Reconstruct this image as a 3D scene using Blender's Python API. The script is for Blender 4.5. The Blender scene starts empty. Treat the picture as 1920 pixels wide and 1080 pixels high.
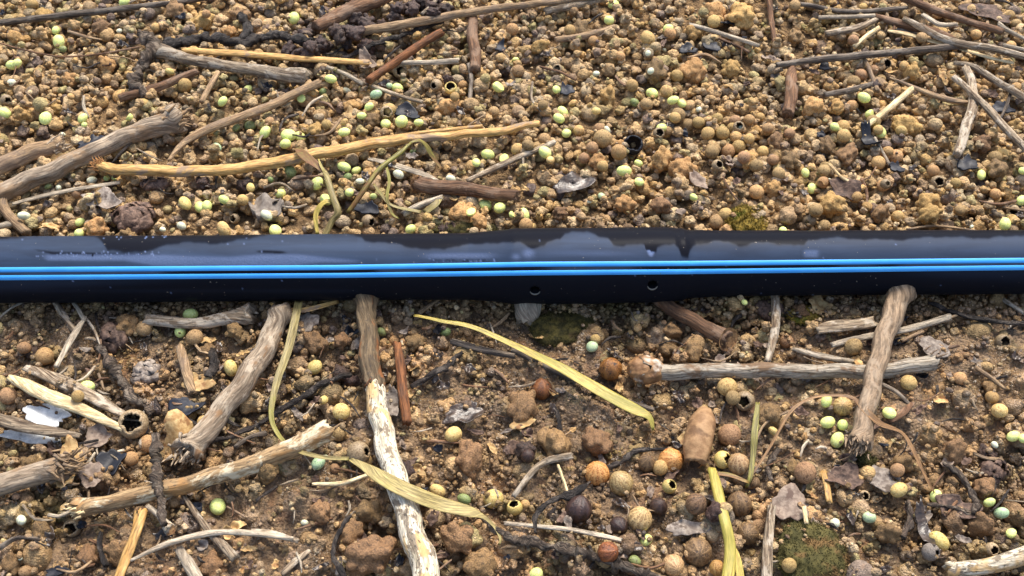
import bpy, bmesh, math, random
import numpy as np
from mathutils import Vector

SC = bpy.context.scene
U = 0.01                                   # everything below is written in centimetres; U turns it into metres
R = math.radians

# ------------------------------------------------------------------ camera
CAM = np.array([0.0, -16.5, 19.66]); PITCH = R(50.0); HFOV = R(51.0)
cd = bpy.data.cameras.new('camera'); cam = bpy.data.objects.new('camera', cd); SC.collection.objects.link(cam)
cam.location = Vector(CAM) * U; cam.rotation_euler = (R(90) - PITCH, 0, 0)
cd.sensor_width = 36; cd.lens = 18 / math.tan(HFOV / 2); cd.clip_start = 0.005; cd.clip_end = 100
SC.camera = cam

# ------------------------------------------------------------------ sky, sun, exposure
SUN_EL, SUN_AZ = R(56), R(18)              # azimuth from +y towards +x
w = bpy.data.worlds.new('World'); SC.world = w; w.use_nodes = True
nt = w.node_tree; nt.nodes.clear()
sky = nt.nodes.new('ShaderNodeTexSky'); sky.sky_type = 'NISHITA'; sky.sun_disc = False
sky.sun_elevation = SUN_EL; sky.sun_rotation = SUN_AZ; sky.dust_density = 4.0; sky.air_density = 1.0
bg = nt.nodes.new('ShaderNodeBackground'); bg.inputs[1].default_value = 0.15
wo = nt.nodes.new('ShaderNodeOutputWorld')
nt.links.new(sky.outputs[0], bg.inputs[0]); nt.links.new(bg.outputs[0], wo.inputs[0])
sd = bpy.data.lights.new('sun', 'SUN'); sun = bpy.data.objects.new('sun', sd); SC.collection.objects.link(sun)
sd.energy = 2.0; sd.angle = R(15); sd.color = (1.0, 0.95, 0.86)
sv = Vector((math.sin(SUN_AZ) * math.cos(SUN_EL), math.cos(SUN_AZ) * math.cos(SUN_EL), math.sin(SUN_EL)))
sun.rotation_euler = sv.to_track_quat('Z', 'Y').to_euler(); sun.location = sv * 3
SC.view_settings.view_transform = 'Standard'; SC.view_settings.look = 'None'
SC.view_settings.exposure = 0.98; SC.view_settings.gamma = 1
SC.unit_settings.system = 'METRIC'

# ------------------------------------------------------------------ pixel of the 1920x1080 photograph <-> place on the ground
FPX = 960 / math.tan(HFOV / 2)
FW = np.array([0, math.cos(PITCH), -math.sin(PITCH)]); UP = np.array([0, math.sin(PITCH), math.cos(PITCH)])
RT = np.array([1.0, 0, 0])
def ray(px, py):
    return FW + RT * ((px - 960) / FPX) + UP * ((540 - py) / FPX)
def at(px, py, z):
    d = ray(px, py); t = (z - CAM[2]) / d[2]
    return CAM + d * t
def atY(px, py, y):
    d = ray(px, py); t = (y - CAM[1]) / d[1]
    return CAM + d * t
def proj(P):
    q = np.asarray(P) - CAM; dz = q @ FW
    return 960 + FPX * (q @ RT) / dz, 540 - FPX * (q @ UP) / dz
def ppc(P):                                # photo pixels per centimetre there
    return FPX / float((np.asarray(P) - CAM) @ FW)

rng = np.random.default_rng(7)
random.seed(7)

# ------------------------------------------------------------------ materials
def lin(c):                                # sRGB 0-255 -> linear
    return tuple(((v / 255) / 12.92 if v <= 10 else (((v / 255) + .055) / 1.055) ** 2.4) for v in c) + (1.0,)
class NT:
    def __init__(s, name):
        s.m = bpy.data.materials.new(name); s.m.use_nodes = True; s.t = s.m.node_tree
        s.b = s.t.nodes['Principled BSDF']; s.out = s.t.nodes['Material Output']
    def n(s, typ, **kw):
        nd = s.t.nodes.new(typ)
        for k, v in kw.items():
            if k.startswith('i_'):
                key = k[2:]; key = int(key) if key.isdigit() else key.replace('_', ' ')
                s.set(nd.inputs[key], v)
            else: setattr(nd, k, v)
        return nd
    def set(s, inp, v):
        if isinstance(v, bpy.types.NodeSocket): s.t.links.new(v, inp)
        elif isinstance(v, bpy.types.Node): s.t.links.new(v.outputs[0], inp)
        else: inp.default_value = v
    def mix(s, f, a, b, blend='MIX'):
        nd = s.t.nodes.new('ShaderNodeMix'); nd.data_type = 'RGBA'; nd.blend_type = blend
        s.set(nd.inputs[0], f); s.set(nd.inputs[6], a); s.set(nd.inputs[7], b)
        return nd.outputs[2]
    def math(s, op, a, b=0.0, clamp=False):
        nd = s.t.nodes.new('ShaderNodeMath'); nd.operation = op; nd.use_clamp = clamp
        s.set(nd.inputs[0], a); s.set(nd.inputs[1], b); return nd.outputs[0]
    def ramp(s, f, lo, hi, a=0.0, b=1.0):
        nd = s.t.nodes.new('ShaderNodeMapRange'); nd.interpolation_type = 'SMOOTHSTEP'
        for k, v in zip((0, 1, 2, 3, 4), (f, lo, hi, a, b)): s.set(nd.inputs[k], v)
        return nd.outputs[0]
    def noise(s, vec, scale, detail=3.0, rough=0.55, dist=0.0):
        nd = s.t.nodes.new('ShaderNodeTexNoise'); s.set(nd.inputs['Vector'], vec)
        nd.inputs['Scale'].default_value = scale; nd.inputs['Detail'].default_value = detail
        nd.inputs['Roughness'].default_value = rough; nd.inputs['Distortion'].default_value = dist
        return nd.outputs[0]
    def vor(s, vec, scale, feat='F1'):
        nd = s.t.nodes.new('ShaderNodeTexVoronoi'); nd.feature = feat; s.set(nd.inputs['Vector'], vec)
        nd.inputs['Scale'].default_value = scale; return nd.outputs[0]
    def geo(s):                             # position in centimetres
        g = s.n('ShaderNodeNewGeometry'); v = s.n('ShaderNodeVectorMath', operation='SCALE')
        s.t.links.new(g.outputs['Position'], v.inputs[0]); v.inputs[3].default_value = 1 / U
        return v.outputs[0]
    def obj(s, stretch=(1, 1, 1)):          # object position in centimetres, shifted per object
        g = s.n('ShaderNodeTexCoord'); oi = s.n('ShaderNodeObjectInfo')
        m = s.n('ShaderNodeVectorMath', operation='MULTIPLY'); s.t.links.new(g.outputs['Object'], m.inputs[0])
        m.inputs[1].default_value = tuple(x / U for x in stretch)
        k = s.math('MULTIPLY', oi.outputs['Random'], 37.0)
        a = s.n('ShaderNodeVectorMath', operation='ADD'); s.t.links.new(m.outputs[0], a.inputs[0]); s.t.links.new(k, a.inputs[1])
        return a.outputs[0]
    def uv(s, su, sv_):                     # u along the thing in cm, v round it in cm
        g = s.n('ShaderNodeUVMap'); g.uv_map = 'UVMap'; oi = s.n('ShaderNodeObjectInfo')
        m = s.n('ShaderNodeVectorMath', operation='MULTIPLY'); s.t.links.new(g.outputs[0], m.inputs[0])
        m.inputs[1].default_value = (su, sv_, 1)
        k = s.math('MULTIPLY', oi.outputs['Random'], 53.0)
        a = s.n('ShaderNodeVectorMath', operation='ADD'); s.t.links.new(m.outputs[0], a.inputs[0]); s.t.links.new(k, a.inputs[1])
        return a.outputs[0]
    def rnd(s): return s.n('ShaderNodeObjectInfo').outputs['Random']
    def bump(s, h, strength=0.5, dist=0.02):
        nd = s.n('ShaderNodeBump'); nd.inputs['Strength'].default_value = strength
        nd.inputs['Distance'].default_value = dist * U; s.set(nd.inputs['Height'], h)
        s.t.links.new(nd.outputs[0], s.b.inputs['Normal'])
    def fin(s, col, rough, spec=0.5):
        s.set(s.b.inputs['Base Color'], col); s.set(s.b.inputs['Roughness'], rough)
        s.set(s.b.inputs['Specular IOR Level'], spec); return s.m

def mat_crumb(name='soil_crumb'):
    k = NT(name); p = k.geo()
    a = k.n('ShaderNodeAttribute'); a.attribute_name = 'Col'
    wt = k.n('ShaderNodeAttribute'); wt.attribute_name = 'wet'
    n1 = k.noise(p, 9, 4, .6); n2 = k.noise(p, 38, 3, .65); v = k.vor(p, 26)
    f = k.ramp(n1, .3, .7, .62, 1.30)
    f2 = k.ramp(n2, .3, .72, .70, 1.28)
    c = k.mix(1.0, a.outputs['Color'], k.n('ShaderNodeCombineColor', i_0=f, i_1=f, i_2=f).outputs[0], 'MULTIPLY')
    c = k.mix(1.0, c, k.n('ShaderNodeCombineColor', i_0=f2, i_1=f2, i_2=f2).outputs[0], 'MULTIPLY')
    # pale mineral flecks and rusty grains
    fl = k.ramp(k.noise(p, 55, 1, .5), .70, .78)
    c = k.mix(k.math('MULTIPLY', fl, .5), c, lin((205, 180, 150)))
    ru = k.ramp(k.noise(p, 3.1, 2, .5), .56, .72)
    c = k.mix(k.math('MULTIPLY', ru, .16), c, (0.33, 0.15, 0.045, 1))
    # algae tint where it stays damp
    gr = k.ramp(k.noise(p, 0.55, 3, .6), .56, .70)
    c = k.mix(k.math('MULTIPLY', gr, .42), c, (0.13, 0.12, 0.03, 1))
    n3 = k.ramp(k.noise(p, 1.6, 2, .5), .42, .62)
    wf = k.math('MULTIPLY', wt.outputs['Fac'], n3)
    ro = k.ramp(wf, 0, 1, .86, .20)
    k.bump(k.math('ADD', k.math('MULTIPLY', n2, .8), k.math('MULTIPLY', v, -.9)), .75, .035)
    return k.fin(c, ro, k.ramp(wf, 0, 1, .14, .65))

def mat_twig(name, A, B, C=None, cf=.5, cscale=1.2, spk=.35, rough=.8, streak=16, cth=(.5, .6), D=None, bm=.62):
    k = NT(name); q = k.uv(1.3, streak); q2 = k.uv(1, 1.6)
    s1 = k.noise(q, 1.0, 4, .6); s2 = k.noise(k.uv(4, streak * 2.4), 1.0, 3, .6)
    c = k.mix(k.ramp(s1, .34, .66), lin(A), lin(B))
    f = k.ramp(s2, .32, .66, .55, 1.25)
    c = k.mix(1.0, c, k.n('ShaderNodeCombineColor', i_0=f, i_1=f, i_2=f).outputs[0], 'MULTIPLY')
    if C:
        pn = k.noise(q2, cscale, 4, .7, .4)
        c = k.mix(k.math('MULTIPLY', k.ramp(pn, cth[0], cth[1]), cf), c, lin(C))
    if D:
        pn = k.noise(k.uv(.8, 1.1), cscale * .6, 3, .6, .4)
        c = k.mix(k.math('MULTIPLY', k.ramp(pn, .56, .64), .8), c, lin(D))
    if spk:
        sp = k.ramp(k.noise(k.uv(9, 15), 1.0, 2, .5), .60, .68)
        c = k.mix(k.math('MULTIPLY', sp, spk), c, (.05, .04, .033, 1))
    hv = k.n('ShaderNodeHueSaturation'); k.set(hv.inputs['Color'], c)
    k.set(hv.inputs['Value'], k.ramp(k.rnd(), 0, 1, .82, 1.18))
    k.bump(k.math('ADD', s1, k.math('MULTIPLY', s2, .9)), bm, .05)
    return k.fin(hv.outputs[0], rough, .35)

def mat_lump(name, A, B, scale=8, rough=.6, spec=.45, bump=.5, C=None, stripes=0, hue=.0, sss=0):
    k = NT(name); p = k.obj()
    n = k.noise(p, scale, 4, .6)
    c = k.mix(k.ramp(n, .35, .68), lin(A), lin(B))
    if C: c = k.mix(k.ramp(k.noise(p, scale * .45, 3, .6), .55, .66), c, lin(C))
    h = n
    if stripes:
        g = k.n('ShaderNodeTexCoord'); sx = k.n('ShaderNodeSeparateXYZ'); k.t.links.new(g.outputs['Object'], sx.inputs[0])
        an = k.math('ARCTAN2', sx.outputs[0], sx.outputs[1])
        an = k.math('ADD', an, k.math('MULTIPLY', n, .7))
        st = k.math('SINE', k.math('MULTIPLY', an, float(stripes)))
        st2 = k.ramp(st, .1, .9)
        c = k.mix(k.math('MULTIPLY', st2, .8), c, lin(B)); h = k.math('ADD', n, k.math('MULTIPLY', st2, .35))
    hv = k.n('ShaderNodeHueSaturation'); k.set(hv.inputs['Color'], c)
    k.set(hv.inputs['Hue'], k.ramp(k.rnd(), 0, 1, .5 - hue, .5 + hue))
    k.set(hv.inputs['Value'], k.ramp(k.math('FRACT', k.math('MULTIPLY', k.rnd(), 13.7)), 0, 1, .93 if 'pellet' in name else .78, 1.08 if 'pellet' in name else 1.15))
    k.bump(h, bump, .03)
    if sss:
        k.b.inputs['Subsurface Weight'].default_value = sss; k.b.inputs['Subsurface Radius'].default_value = (1, .9, .4)
        k.b.inputs['Subsurface Scale'].default_value = .0006
    return k.fin(hv.outputs[0], rough, spec)

M = {}
M['crumb'] = mat_crumb()
M['grey'] = mat_twig('grey_stem', (94, 76, 58), (168, 150, 124), (194, 182, 162), .6, 1.9, .5)
M['greydark'] = mat_twig('dark_grey_stem', (56, 48, 42), (120, 106, 90), (140, 130, 116), .4, 1.6)
M['tan'] = mat_twig('tan_stem', (128, 102, 74), (170, 143, 108), (112, 96, 82), .6, 1.4)
M['bark'] = mat_twig('grey_bark', (120, 102, 82), (166, 148, 124), (196, 180, 156), .6, 2.6, .3, .8, 11, D=(138, 104, 70), bm=.5)
M['drift'] = mat_twig('grey_driftwood', (126, 108, 88), (178, 160, 136), (150, 118, 82), .6, .9, .35, .8, 12, bm=.4)
M['straw'] = mat_twig('golden_straw', (178, 132, 68), (212, 172, 106), (146, 124, 102), .85, .9, .2, .6, 12, cth=(.55, .62), bm=.3)
M['cream'] = mat_twig('cream_straw', (196, 168, 118), (232, 214, 170), (150, 122, 84), .4, 1.6, .25, .6, 14)
M['pale'] = mat_twig('pale_grey_strip', (146, 132, 112), (192, 178, 154), (118, 104, 88), .5, 1.6)
M['brown'] = mat_twig('brown_stem', (82, 58, 40), (128, 94, 66), (146, 122, 100), .5, 1.6)
M['rust'] = mat_twig('rusty_stem', (92, 56, 32), (142, 92, 54), (84, 64, 50), .5, 1.6)
M['black'] = mat_twig('black_root', (26, 22, 20), (60, 50, 43), (108, 98, 88), .6, 3.2, .5, .6, bm=1.6)
M['knobby'] = mat_twig('knobby_root', (66, 54, 45), (116, 100, 84), (152, 138, 120), .6, 3.4, .6, bm=1.6)
M['white'] = mat_twig('bleached_stem', (184, 170, 142), (224, 214, 190), (112, 98, 80), .9, 2.3, .8, .75, 10, cth=(.50, .56), D=(196, 160, 104))
M['barkold'] = mat_twig('old_brown_bark', (88, 72, 50), (132, 112, 84), (154, 96, 50), .8, .9, .5, .75, 12, cth=(.52, .62))
M['speckled'] = mat_twig('speckled_stem', (140, 112, 78), (182, 152, 110), (228, 214, 180), .85, 1.6, .55, .75, 12, D=(172, 128, 76))
M['mottled'] = mat_twig('mottled_grey_stem', (128, 114, 94), (188, 176, 156), (118, 88, 58), .8, 1.1, .6, .75, 14, cth=(.54, .62))
M['smooth'] = mat_twig('smooth_tan_bark', (126, 104, 80), (166, 142, 114), (182, 162, 136), .5, 1.8, .3, .75, 8, bm=.4)
M['blade_y'] = mat_twig('yellow_green_blade', (158, 140, 62), (194, 170, 86), (136, 132, 58), .6, .4, 0, .45, 20, bm=.25)
M['blade_o'] = mat_twig('olive_blade', (128, 112, 66), (164, 148, 92), (150, 146, 60), .6, .5, .1, .5, 18, bm=.25)
M['blade_b'] = mat_twig('brown_blade', (108, 78, 48), (152, 114, 70), (96, 72, 50), .6, .8, .1, .5, 18, bm=.25)
M['blade_g'] = mat_twig('green_shoot', (92, 84, 40), (142, 134, 62), (112, 72, 42), .9, .45, .05, .5, 18, cth=(.45, .6), bm=.25)
M['cut'] = mat_lump('cut_wood', (110, 78, 50), (178, 138, 92), 9, .8, .3, .8)
M['fray'] = mat_twig('frayed_fibre', (140, 96, 54), (184, 136, 84), None, 0, 1, .2)
M['pellet'] = mat_lump('pale_pellet', (214, 224, 124), (236, 242, 162), 7, .5, .35, .35, (202, 208, 112), 0, .008, .12)
M['pellet_w'] = mat_lump('white_pellet', (200, 204, 172), (224, 224, 196), 7, .5, .4, .2, (190, 184, 140), 0, .01, .1)
M['pellet_b'] = mat_lump('bluish_pellet', (158, 180, 138), (190, 208, 164), 7, .45, .4, .2, (120, 146, 116), 0, .02, .1)
M['pellet_g'] = mat_lump('dull_green_pellet', (108, 122, 70), (146, 156, 96), 7, .5, .4, .3, (90, 84, 60), 0, .02, .1)
M['pellet_y'] = mat_lump('yellow_pellet', (200, 168, 98), (224, 200, 134), 7, .55, .35, .5, (164, 124, 72), 0, .015, .1)
M['bead'] = mat_lump('tan_bead', (172, 136, 86), (206, 170, 114), 9, .7, .3, .7, (138, 102, 64), 0, .012)
M['bead_g'] = mat_lump('grey_bead', (144, 114, 78), (184, 150, 106), 9, .7, .3, .7, (112, 86, 58), 0, .012)
M['seed_o'] = mat_lump('orange_striped_seed', (146, 90, 38), (216, 166, 96), 8, .4, .45, .5, (168, 108, 50), 11, .006)
M['seed_t'] = mat_lump('tan_striped_seed', (136, 100, 60), (210, 176, 122), 8, .4, .5, .5, (150, 116, 76), 12, .01)
M['seed_d'] = mat_lump('dark_seed', (34, 24, 20), (70, 50, 40), 9, .35, .5, .5, (54, 40, 40), 7, .01)
M['seed_r'] = mat_lump('rusty_seed', (92, 52, 26), (150, 96, 48), 9, .35, .5, .7, (48, 32, 22), 6, .01)
M['seed_b'] = mat_lump('brown_seed', (86, 62, 42), (142, 110, 78), 8, .5, .4, .7, (70, 52, 44), 8, .01)
M['shell'] = mat_lump('empty_shell', (126, 104, 76), (180, 158, 122), 8, .5, .4, .3)
M['shell_in'] = mat_lump('shell_inside', (40, 30, 22), (74, 56, 40), 8, .8, .2, .3)
M['shell_y'] = mat_lump('yellow_shell', (188, 160, 84), (222, 200, 128), 8, .45, .4, .3)
M['shard'] = mat_lump('dark_blue_shard', (18, 20, 27), (38, 41, 50), 5, .5, .3, .6)
M['leaf_g'] = mat_lump('grey_dry_leaf', (112, 100, 90), (160, 148, 134), 10, .75, .3, .7, (90, 78, 68))
M['leaf_t'] = mat_lump('tan_dry_leaf', (168, 132, 84), (206, 176, 122), 9, .7, .3, .5, (150, 110, 70))
M['leaf_p'] = mat_lump('pinkish_dry_leaf', (122, 104, 90), (158, 140, 122), 9, .7, .3, .5, (104, 84, 72))
M['leaf_w'] = mat_lump('white_bark_flake', (182, 184, 182), (222, 222, 216), 8, .7, .3, .5, (150, 148, 142))
M['leaf_d'] = mat_lump('dark_wet_leaf', (40, 32, 26), (82, 66, 52), 9, .28, .6, .8, (56, 46, 38))
M['leaf_b'] = mat_lump('brown_bract', (74, 56, 46), (122, 98, 82), 11, .7, .35, .9, (56, 42, 36))
M['moss'] = mat_lump('moss', (64, 62, 34), (100, 92, 52), 4, .85, .2, .8, (112, 88, 54))
M['moss_y'] = mat_lump('yellow_moss', (104, 90, 38), (150, 126, 56), 6, .85, .2, .8, (92, 94, 34))
M['moss_d'] = mat_lump('dark_moss', (44, 42, 20), (82, 74, 36), 6, .85, .2, .8, (66, 54, 32))
M['clod'] = mat_lump('brown_clod', (118, 90, 58), (158, 124, 82), 13, .6, .4, 1.3, (92, 70, 46), 0, .008)
M['clod_o'] = mat_lump('orange_clod', (166, 128, 78), (200, 162, 108), 11, .85, .25, 1.0, (140, 104, 62), 0, .008)
M['knob'] = mat_lump('knob_bark', (112, 78, 48), (158, 118, 76), 5, .6, .4, .8, (206, 196, 178))
M['clod_d'] = mat_lump('dark_clod', (50, 36, 30), (88, 66, 54), 11, .5, .4, 1.0, (38, 28, 26), 0, .008)
M['pod'] = mat_lump('brown_pod', (138, 104, 70), (174, 138, 98), 5, .65, .3, .9, (118, 88, 60))
M['stone'] = mat_lump('grey_stone', (116, 106, 96), (152, 142, 130), 7, .8, .3, .8)

# ------------------------------------------------------------------ mesh and object helpers
COL = SC.collection
def mesh_np(name, V, F, uv=None, mats=(), midx=None, smooth=True):
    """V in cm (n,3); F list of arrays of faces with the same size"""
    me = bpy.data.meshes.new(name)
    V = np.asarray(V, dtype=np.float32) * U
    Fs = [np.asarray(f, dtype=np.int32) for f in (F if isinstance(F, list) else [F])]
    me.vertices.add(len(V)); me.vertices.foreach_set('co', V.ravel())
    loops = np.concatenate([f.ravel() for f in Fs]); tot = np.concatenate([np.full(len(f), f.shape[1], np.int32) for f in Fs])
    st = np.concatenate([[0], np.cumsum(tot)[:-1]]).astype(np.int32)
    me.loops.add(len(loops)); me.loops.foreach_set('vertex_index', loops)
    me.polygons.add(len(tot)); me.polygons.foreach_set('loop_start', st)
    try: me.polygons.foreach_set('loop_total', tot)
    except Exception: pass
    me.polygons.foreach_set('use_smooth', np.full(len(tot), smooth, dtype=bool))
    for m in mats: me.materials.append(m)
    if midx is not None: me.polygons.foreach_set('material_index', np.asarray(midx, np.int32))
    if uv is not None:
        l = me.uv_layers.new(name='UVMap'); l.data.foreach_set('uv', np.asarray(uv, np.float32)[loops].ravel())
    me.update(calc_edges=True)
    return me
def link(name, me, loc=(0, 0, 0), parent=None, rot=None, scale=None):
    o = bpy.data.objects.new(name, me); COL.objects.link(o)
    o.location = Vector([float(x) for x in loc]) * U
    if rot is not None: o.rotation_euler = rot
    if scale is not None: o.scale = scale
    if parent is not None: o.parent = parent
    return o
def tag(o, label=None, cat=None, group=None, kind=None):
    if label: o['label'] = label
    if cat: o['category'] = cat
    if group: o['group'] = group
    if kind: o['kind'] = kind
    return o
def part_of(name, V, F, base, parent, mat, uv=None, smooth=True):
    me = mesh_np(name, np.asarray(V) - base, F, uv, (mat,), smooth=smooth)
    return link(name, me, (0, 0, 0) if parent is not None else base, parent)
def empty(name, base):
    o = bpy.data.objects.new(name, None); COL.objects.link(o); o.empty_display_size = .005
    o.location = Vector([float(x) for x in base]) * U; return o

def ico(sub):
    bm = bmesh.new(); bmesh.ops.create_icosphere(bm, subdivisions=sub, radius=1.0)
    V = np.array([v.co[:] for v in bm.verts]); F = np.array([[v.index for v in f.verts] for f in bm.faces]); bm.free()
    return V, F
ICO = {s: ico(s) for s in (1, 2, 3, 4, 5)}

def sines(P, r, n=6, f0=1.5, f1=6):       # cheap smooth noise
    s = np.zeros(len(P))
    for i in range(n):
        d = r.normal(size=3); d /= np.linalg.norm(d); f = r.uniform(f0, f1)
        s += np.sin(P @ d * f + r.uniform(0, 6.28)) / n
    return s
def cauli(D, r, nb=16, core=.62, spread=(.38, .62), rad=(.26, .46), squash=.25):
    """a lumpy aggregate: the outline of a cluster of grains, seen from its centre"""
    out = np.full(len(D), core)
    for i in range(nb):
        c = r.normal(size=3); c /= np.linalg.norm(c); c *= r.uniform(*spread); rr = r.uniform(*rad)
        dc = D @ c; disc = rr * rr - (c @ c - dc * dc)
        hit = np.where(disc > 0, dc + np.sqrt(np.maximum(disc, 0)), 0); out = np.maximum(out, hit)
    out *= 1 + .05 * sines(D, r, 8, 6, 16)
    S = np.array([1, 1 - r.uniform(0, squash), 1 - r.uniform(0, squash)])
    return D * out[:, None] * S
def pebble(D, r):
    o = 1 + .13 * sines(D, r, 6, 1.2, 3.2) + .03 * sines(D, r, 6, 5, 10)
    return D * o[:, None] * np.array([1, r.uniform(.75, 1), r.uniform(.7, .95)])
def rotm(r):
    q = r.normal(size=4); q /= np.linalg.norm(q); a, b, c, d = q
    return np.array([[1 - 2 * (c * c + d * d), 2 * (b * c - a * d), 2 * (b * d + a * c)],
                     [2 * (b * c + a * d), 1 - 2 * (b * b + d * d), 2 * (c * d - a * b)],
                     [2 * (b * d - a * c), 2 * (c * d + a * b), 1 - 2 * (b * b + c * c)]])

# ------------------------------------------------------------------ the ground: one soil sheet, then crumbs dropped on a height map
GX0, GX1, GY0, GY1, GS = -27.0, 27.0, -15.0, 26.0, 0.05
nx, ny = int((GX1 - GX0) / GS) + 1, int((GY1 - GY0) / GS) + 1
gx = GX0 + np.arange(nx) * GS; gy = GY0 + np.arange(ny) * GS
XX, YY = np.meshgrid(gx, gy)
def fbm2(X, Y, r, f0=.15, octs=5, gain=.55):
    s = np.zeros_like(X); a = 1.0; f = f0
    for o in range(octs):
        for i in range(4):
            th = r.uniform(0, 6.28); s += a * np.sin((X * math.cos(th) + Y * math.sin(th)) * f * 6.28 + r.uniform(0, 6.28) + 1.3 * np.sin((X * math.sin(th) - Y * math.cos(th)) * f * 4 + i)) / 4
        a *= gain; f *= 2.1
    return s
PIPE_Y, PIPE_Z, PIPE_R = 0.30, 1.02, 0.79
base = .20 * fbm2(XX, YY, rng, .07, 5) + .035 * fbm2(XX, YY, rng, 1.2, 4)
base -= .20 * np.exp(-((YY - (PIPE_Y - .3)) / 1.0) ** 2)           # the shallow bed the pipe has pressed
base -= .25 * np.exp(-(((XX - 1.0) / 1.3) ** 2 + ((YY + 1.2) / .7) ** 2))   # hollow washed out under the drip holes
H = base.copy()
def hidx(x, y): return int(round((x - GX0) / GS)), int(round((y - GY0) / GS))
def patch(x, y, r):
    i0, j0 = hidx(x - r, y - r); i1, j1 = hidx(x + r, y + r)
    i0, j0 = max(i0, 0), max(j0, 0); i1, j1 = min(i1, nx - 1), min(j1, ny - 1)
    return slice(j0, j1 + 1), slice(i0, i1 + 1)
def hmean(x, y, r=.1, q=None):
    s = patch(x, y, r); h = H[s]
    if h.size == 0: return 0.0
    return float(h.mean() if q is None else np.quantile(h, q))
def stamp(x, y, z, r, sq=1.0):
    s = patch(x, y, r); d2 = (XX[s] - x) ** 2 + (YY[s] - y) ** 2
    t = np.where(d2 < r * r, z + sq * np.sqrt(np.maximum(r * r - d2, 0)), -9); H[s] = np.maximum(H[s], t)

# wetness: the soil in front of the pipe (towards the viewer) is soaked by the drip holes
def wet_at(x, y):
    w1 = 1 / (1 + math.exp((y - PIPE_Y + .1) * 4))
    w2 = .55 * math.exp(-(((x - 4.5) / 3.5) ** 2 + ((y - 1.6) / .9) ** 2))
    return min(1.0, w1 * (.75 + .25 * math.sin(x * .7 + 1)) + w2)

VAR = {s: [cauli(ICO[s][0], np.random.default_rng(100 + i), nb=int(14 + 9 * (i % 3)), core=.52, spread=(.40, .68), rad=(.22, .40)) for i in range(12)]
       + [pebble(ICO[s][0], np.random.default_rng(200 + i)) for i in range(5)] for s in (1, 2, 3)}
DRY = [(.46, .285, .125), (.42, .26, .115), (.37, .235, .115), (.45, .30, .15), (.50, .29, .10), (.36, .265, .155),
       (.28, .185, .105), (.33, .26, .105), (.50, .35, .18), (.14, .10, .08), (.43, .265, .105), (.45, .28, .12)]
WET = [(.235, .148, .075), (.19, .122, .064), (.27, .175, .088), (.21, .142, .080), (.15, .10, .062), (.27, .168, .075), (.06, .045, .038), (.22, .155, .075),
       (.18, .13, .065), (.09, .062, .048), (.23, .16, .095), (.15, .092, .05), (.30, .18, .085), (.24, .14, .07)]
VV, FF, CC, WW = [], [], [], []; voff = [0]
def tint(x, y, wt):
    """neighbouring wet crumbs come from the same clay and share its colour; the dry ones vary more"""
    wet = rng.random() < wt; pal = WET if wet else DRY
    fi = (math.sin(x * 1.1 + 2 * math.sin(y * .7)) + math.sin(y * 1.7 + 1.5 * math.sin(x * .9 + 1)) + 2) / 4 * (len(pal) - 1.01)
    a = np.array(pal[int(fi)]) * (1 - fi % 1) + np.array(pal[int(fi) + 1]) * (fi % 1); b = np.array(pal[rng.integers(len(pal))]); m = (.72 if wet else .25)
    return (a * m + b * (1 - m)) * rng.uniform(.84, 1.14) * (np.array([1.55, 1.54, 1.46]) if wet else np.array([1.10, 1.17, 1.30]))
def add_crumb(x, y, z, r, lod, col, wt, peb=False, flat=.85):
    k = rng.integers(12, 17) if peb else rng.integers(0, 12)
    V = VAR[lod][k] @ rotm(rng).T * r; V[:, 2] *= flat; V = V + (x, y, z)
    VV.append(V.astype(np.float32)); FF.append(ICO[lod][1] + voff[0]); voff[0] += len(V)
    CC.append(np.tile(np.array(col + (1,), np.float32), (len(V), 1))); WW.append(np.full(len(V), wt, np.float32))
def in_view(x, y, m=60):
    px, py = proj((x, y, .1)); return -m < px < 1920 + m and -m < py < 1080 + m
def drop(n, rlo, rhi, power=1.0, region=None, wetw=1.0, sink=.35, dryw=1.0, far=False):
    for i in range(n):
        best = None
        r = rlo + (rhi - rlo) * rng.random() ** power
        for t in range(3):
            x = rng.uniform(GX0 + .5, GX1 - .5); y = rng.uniform(GY0 + .5, GY1 - .5)
            if not in_view(x, y, 160) and rng.random() > .30: continue
            h = H[hidx(x, y)[1], hidx(x, y)[0]]
            hb = h - .35 * abs(rng.normal()) * r
            if best is None or hb < best[0]: best = (hb, x, y)
        if best is None: continue
        _, x, y = best; wt = wet_at(x, y)
        if rng.random() > wetw * wt + dryw * (1 - wt): continue
        h = hmean(x, y, r * .55)
        z = h + r * (.62 - sink * rng.random() * (1 + .6 * wt))
        if abs(y - PIPE_Y) < .9 and z + r * .9 > PIPE_Z - PIPE_R + .12 and abs(y - PIPE_Y) < .55: continue
        dx = max(0, abs(y - PIPE_Y) - 0)
        if math.hypot(y - PIPE_Y, z - PIPE_Z) < PIPE_R + r * .85: continue
        iv = in_view(x, y)
        lod = 3 if (r > .135 and iv) else (2 if (r > .07 and iv) or r > .2 else 1)
        c = tint(x, y, wt) * ((.84) if (r < .08 and wt < .5) else (.94 if (r < .12 and wt < .5) else 1))
        add_crumb(x, y, z, r, lod, tuple(c), wt, peb=rng.random() < .14)
        stamp(x, y, z, r * .93, .85)
drop(7000, .17, .30, 1.4, wetw=.12)
drop(17000, .115, .205, 1.1, wetw=.24)
drop(5200, .16, .40, 1.4, wetw=.75, dryw=0.0, sink=.75)
drop(9000, .09, .17, 1.0, wetw=.7, dryw=0.0, sink=.6)
drop(13000, .06, .13, 1.0, wetw=.55, dryw=.42)
drop(16000, .04, .08, 1.0, wetw=1.0, dryw=.12)
drop(42000, .028, .058, 1.0, wetw=1.0, dryw=.03)

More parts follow.
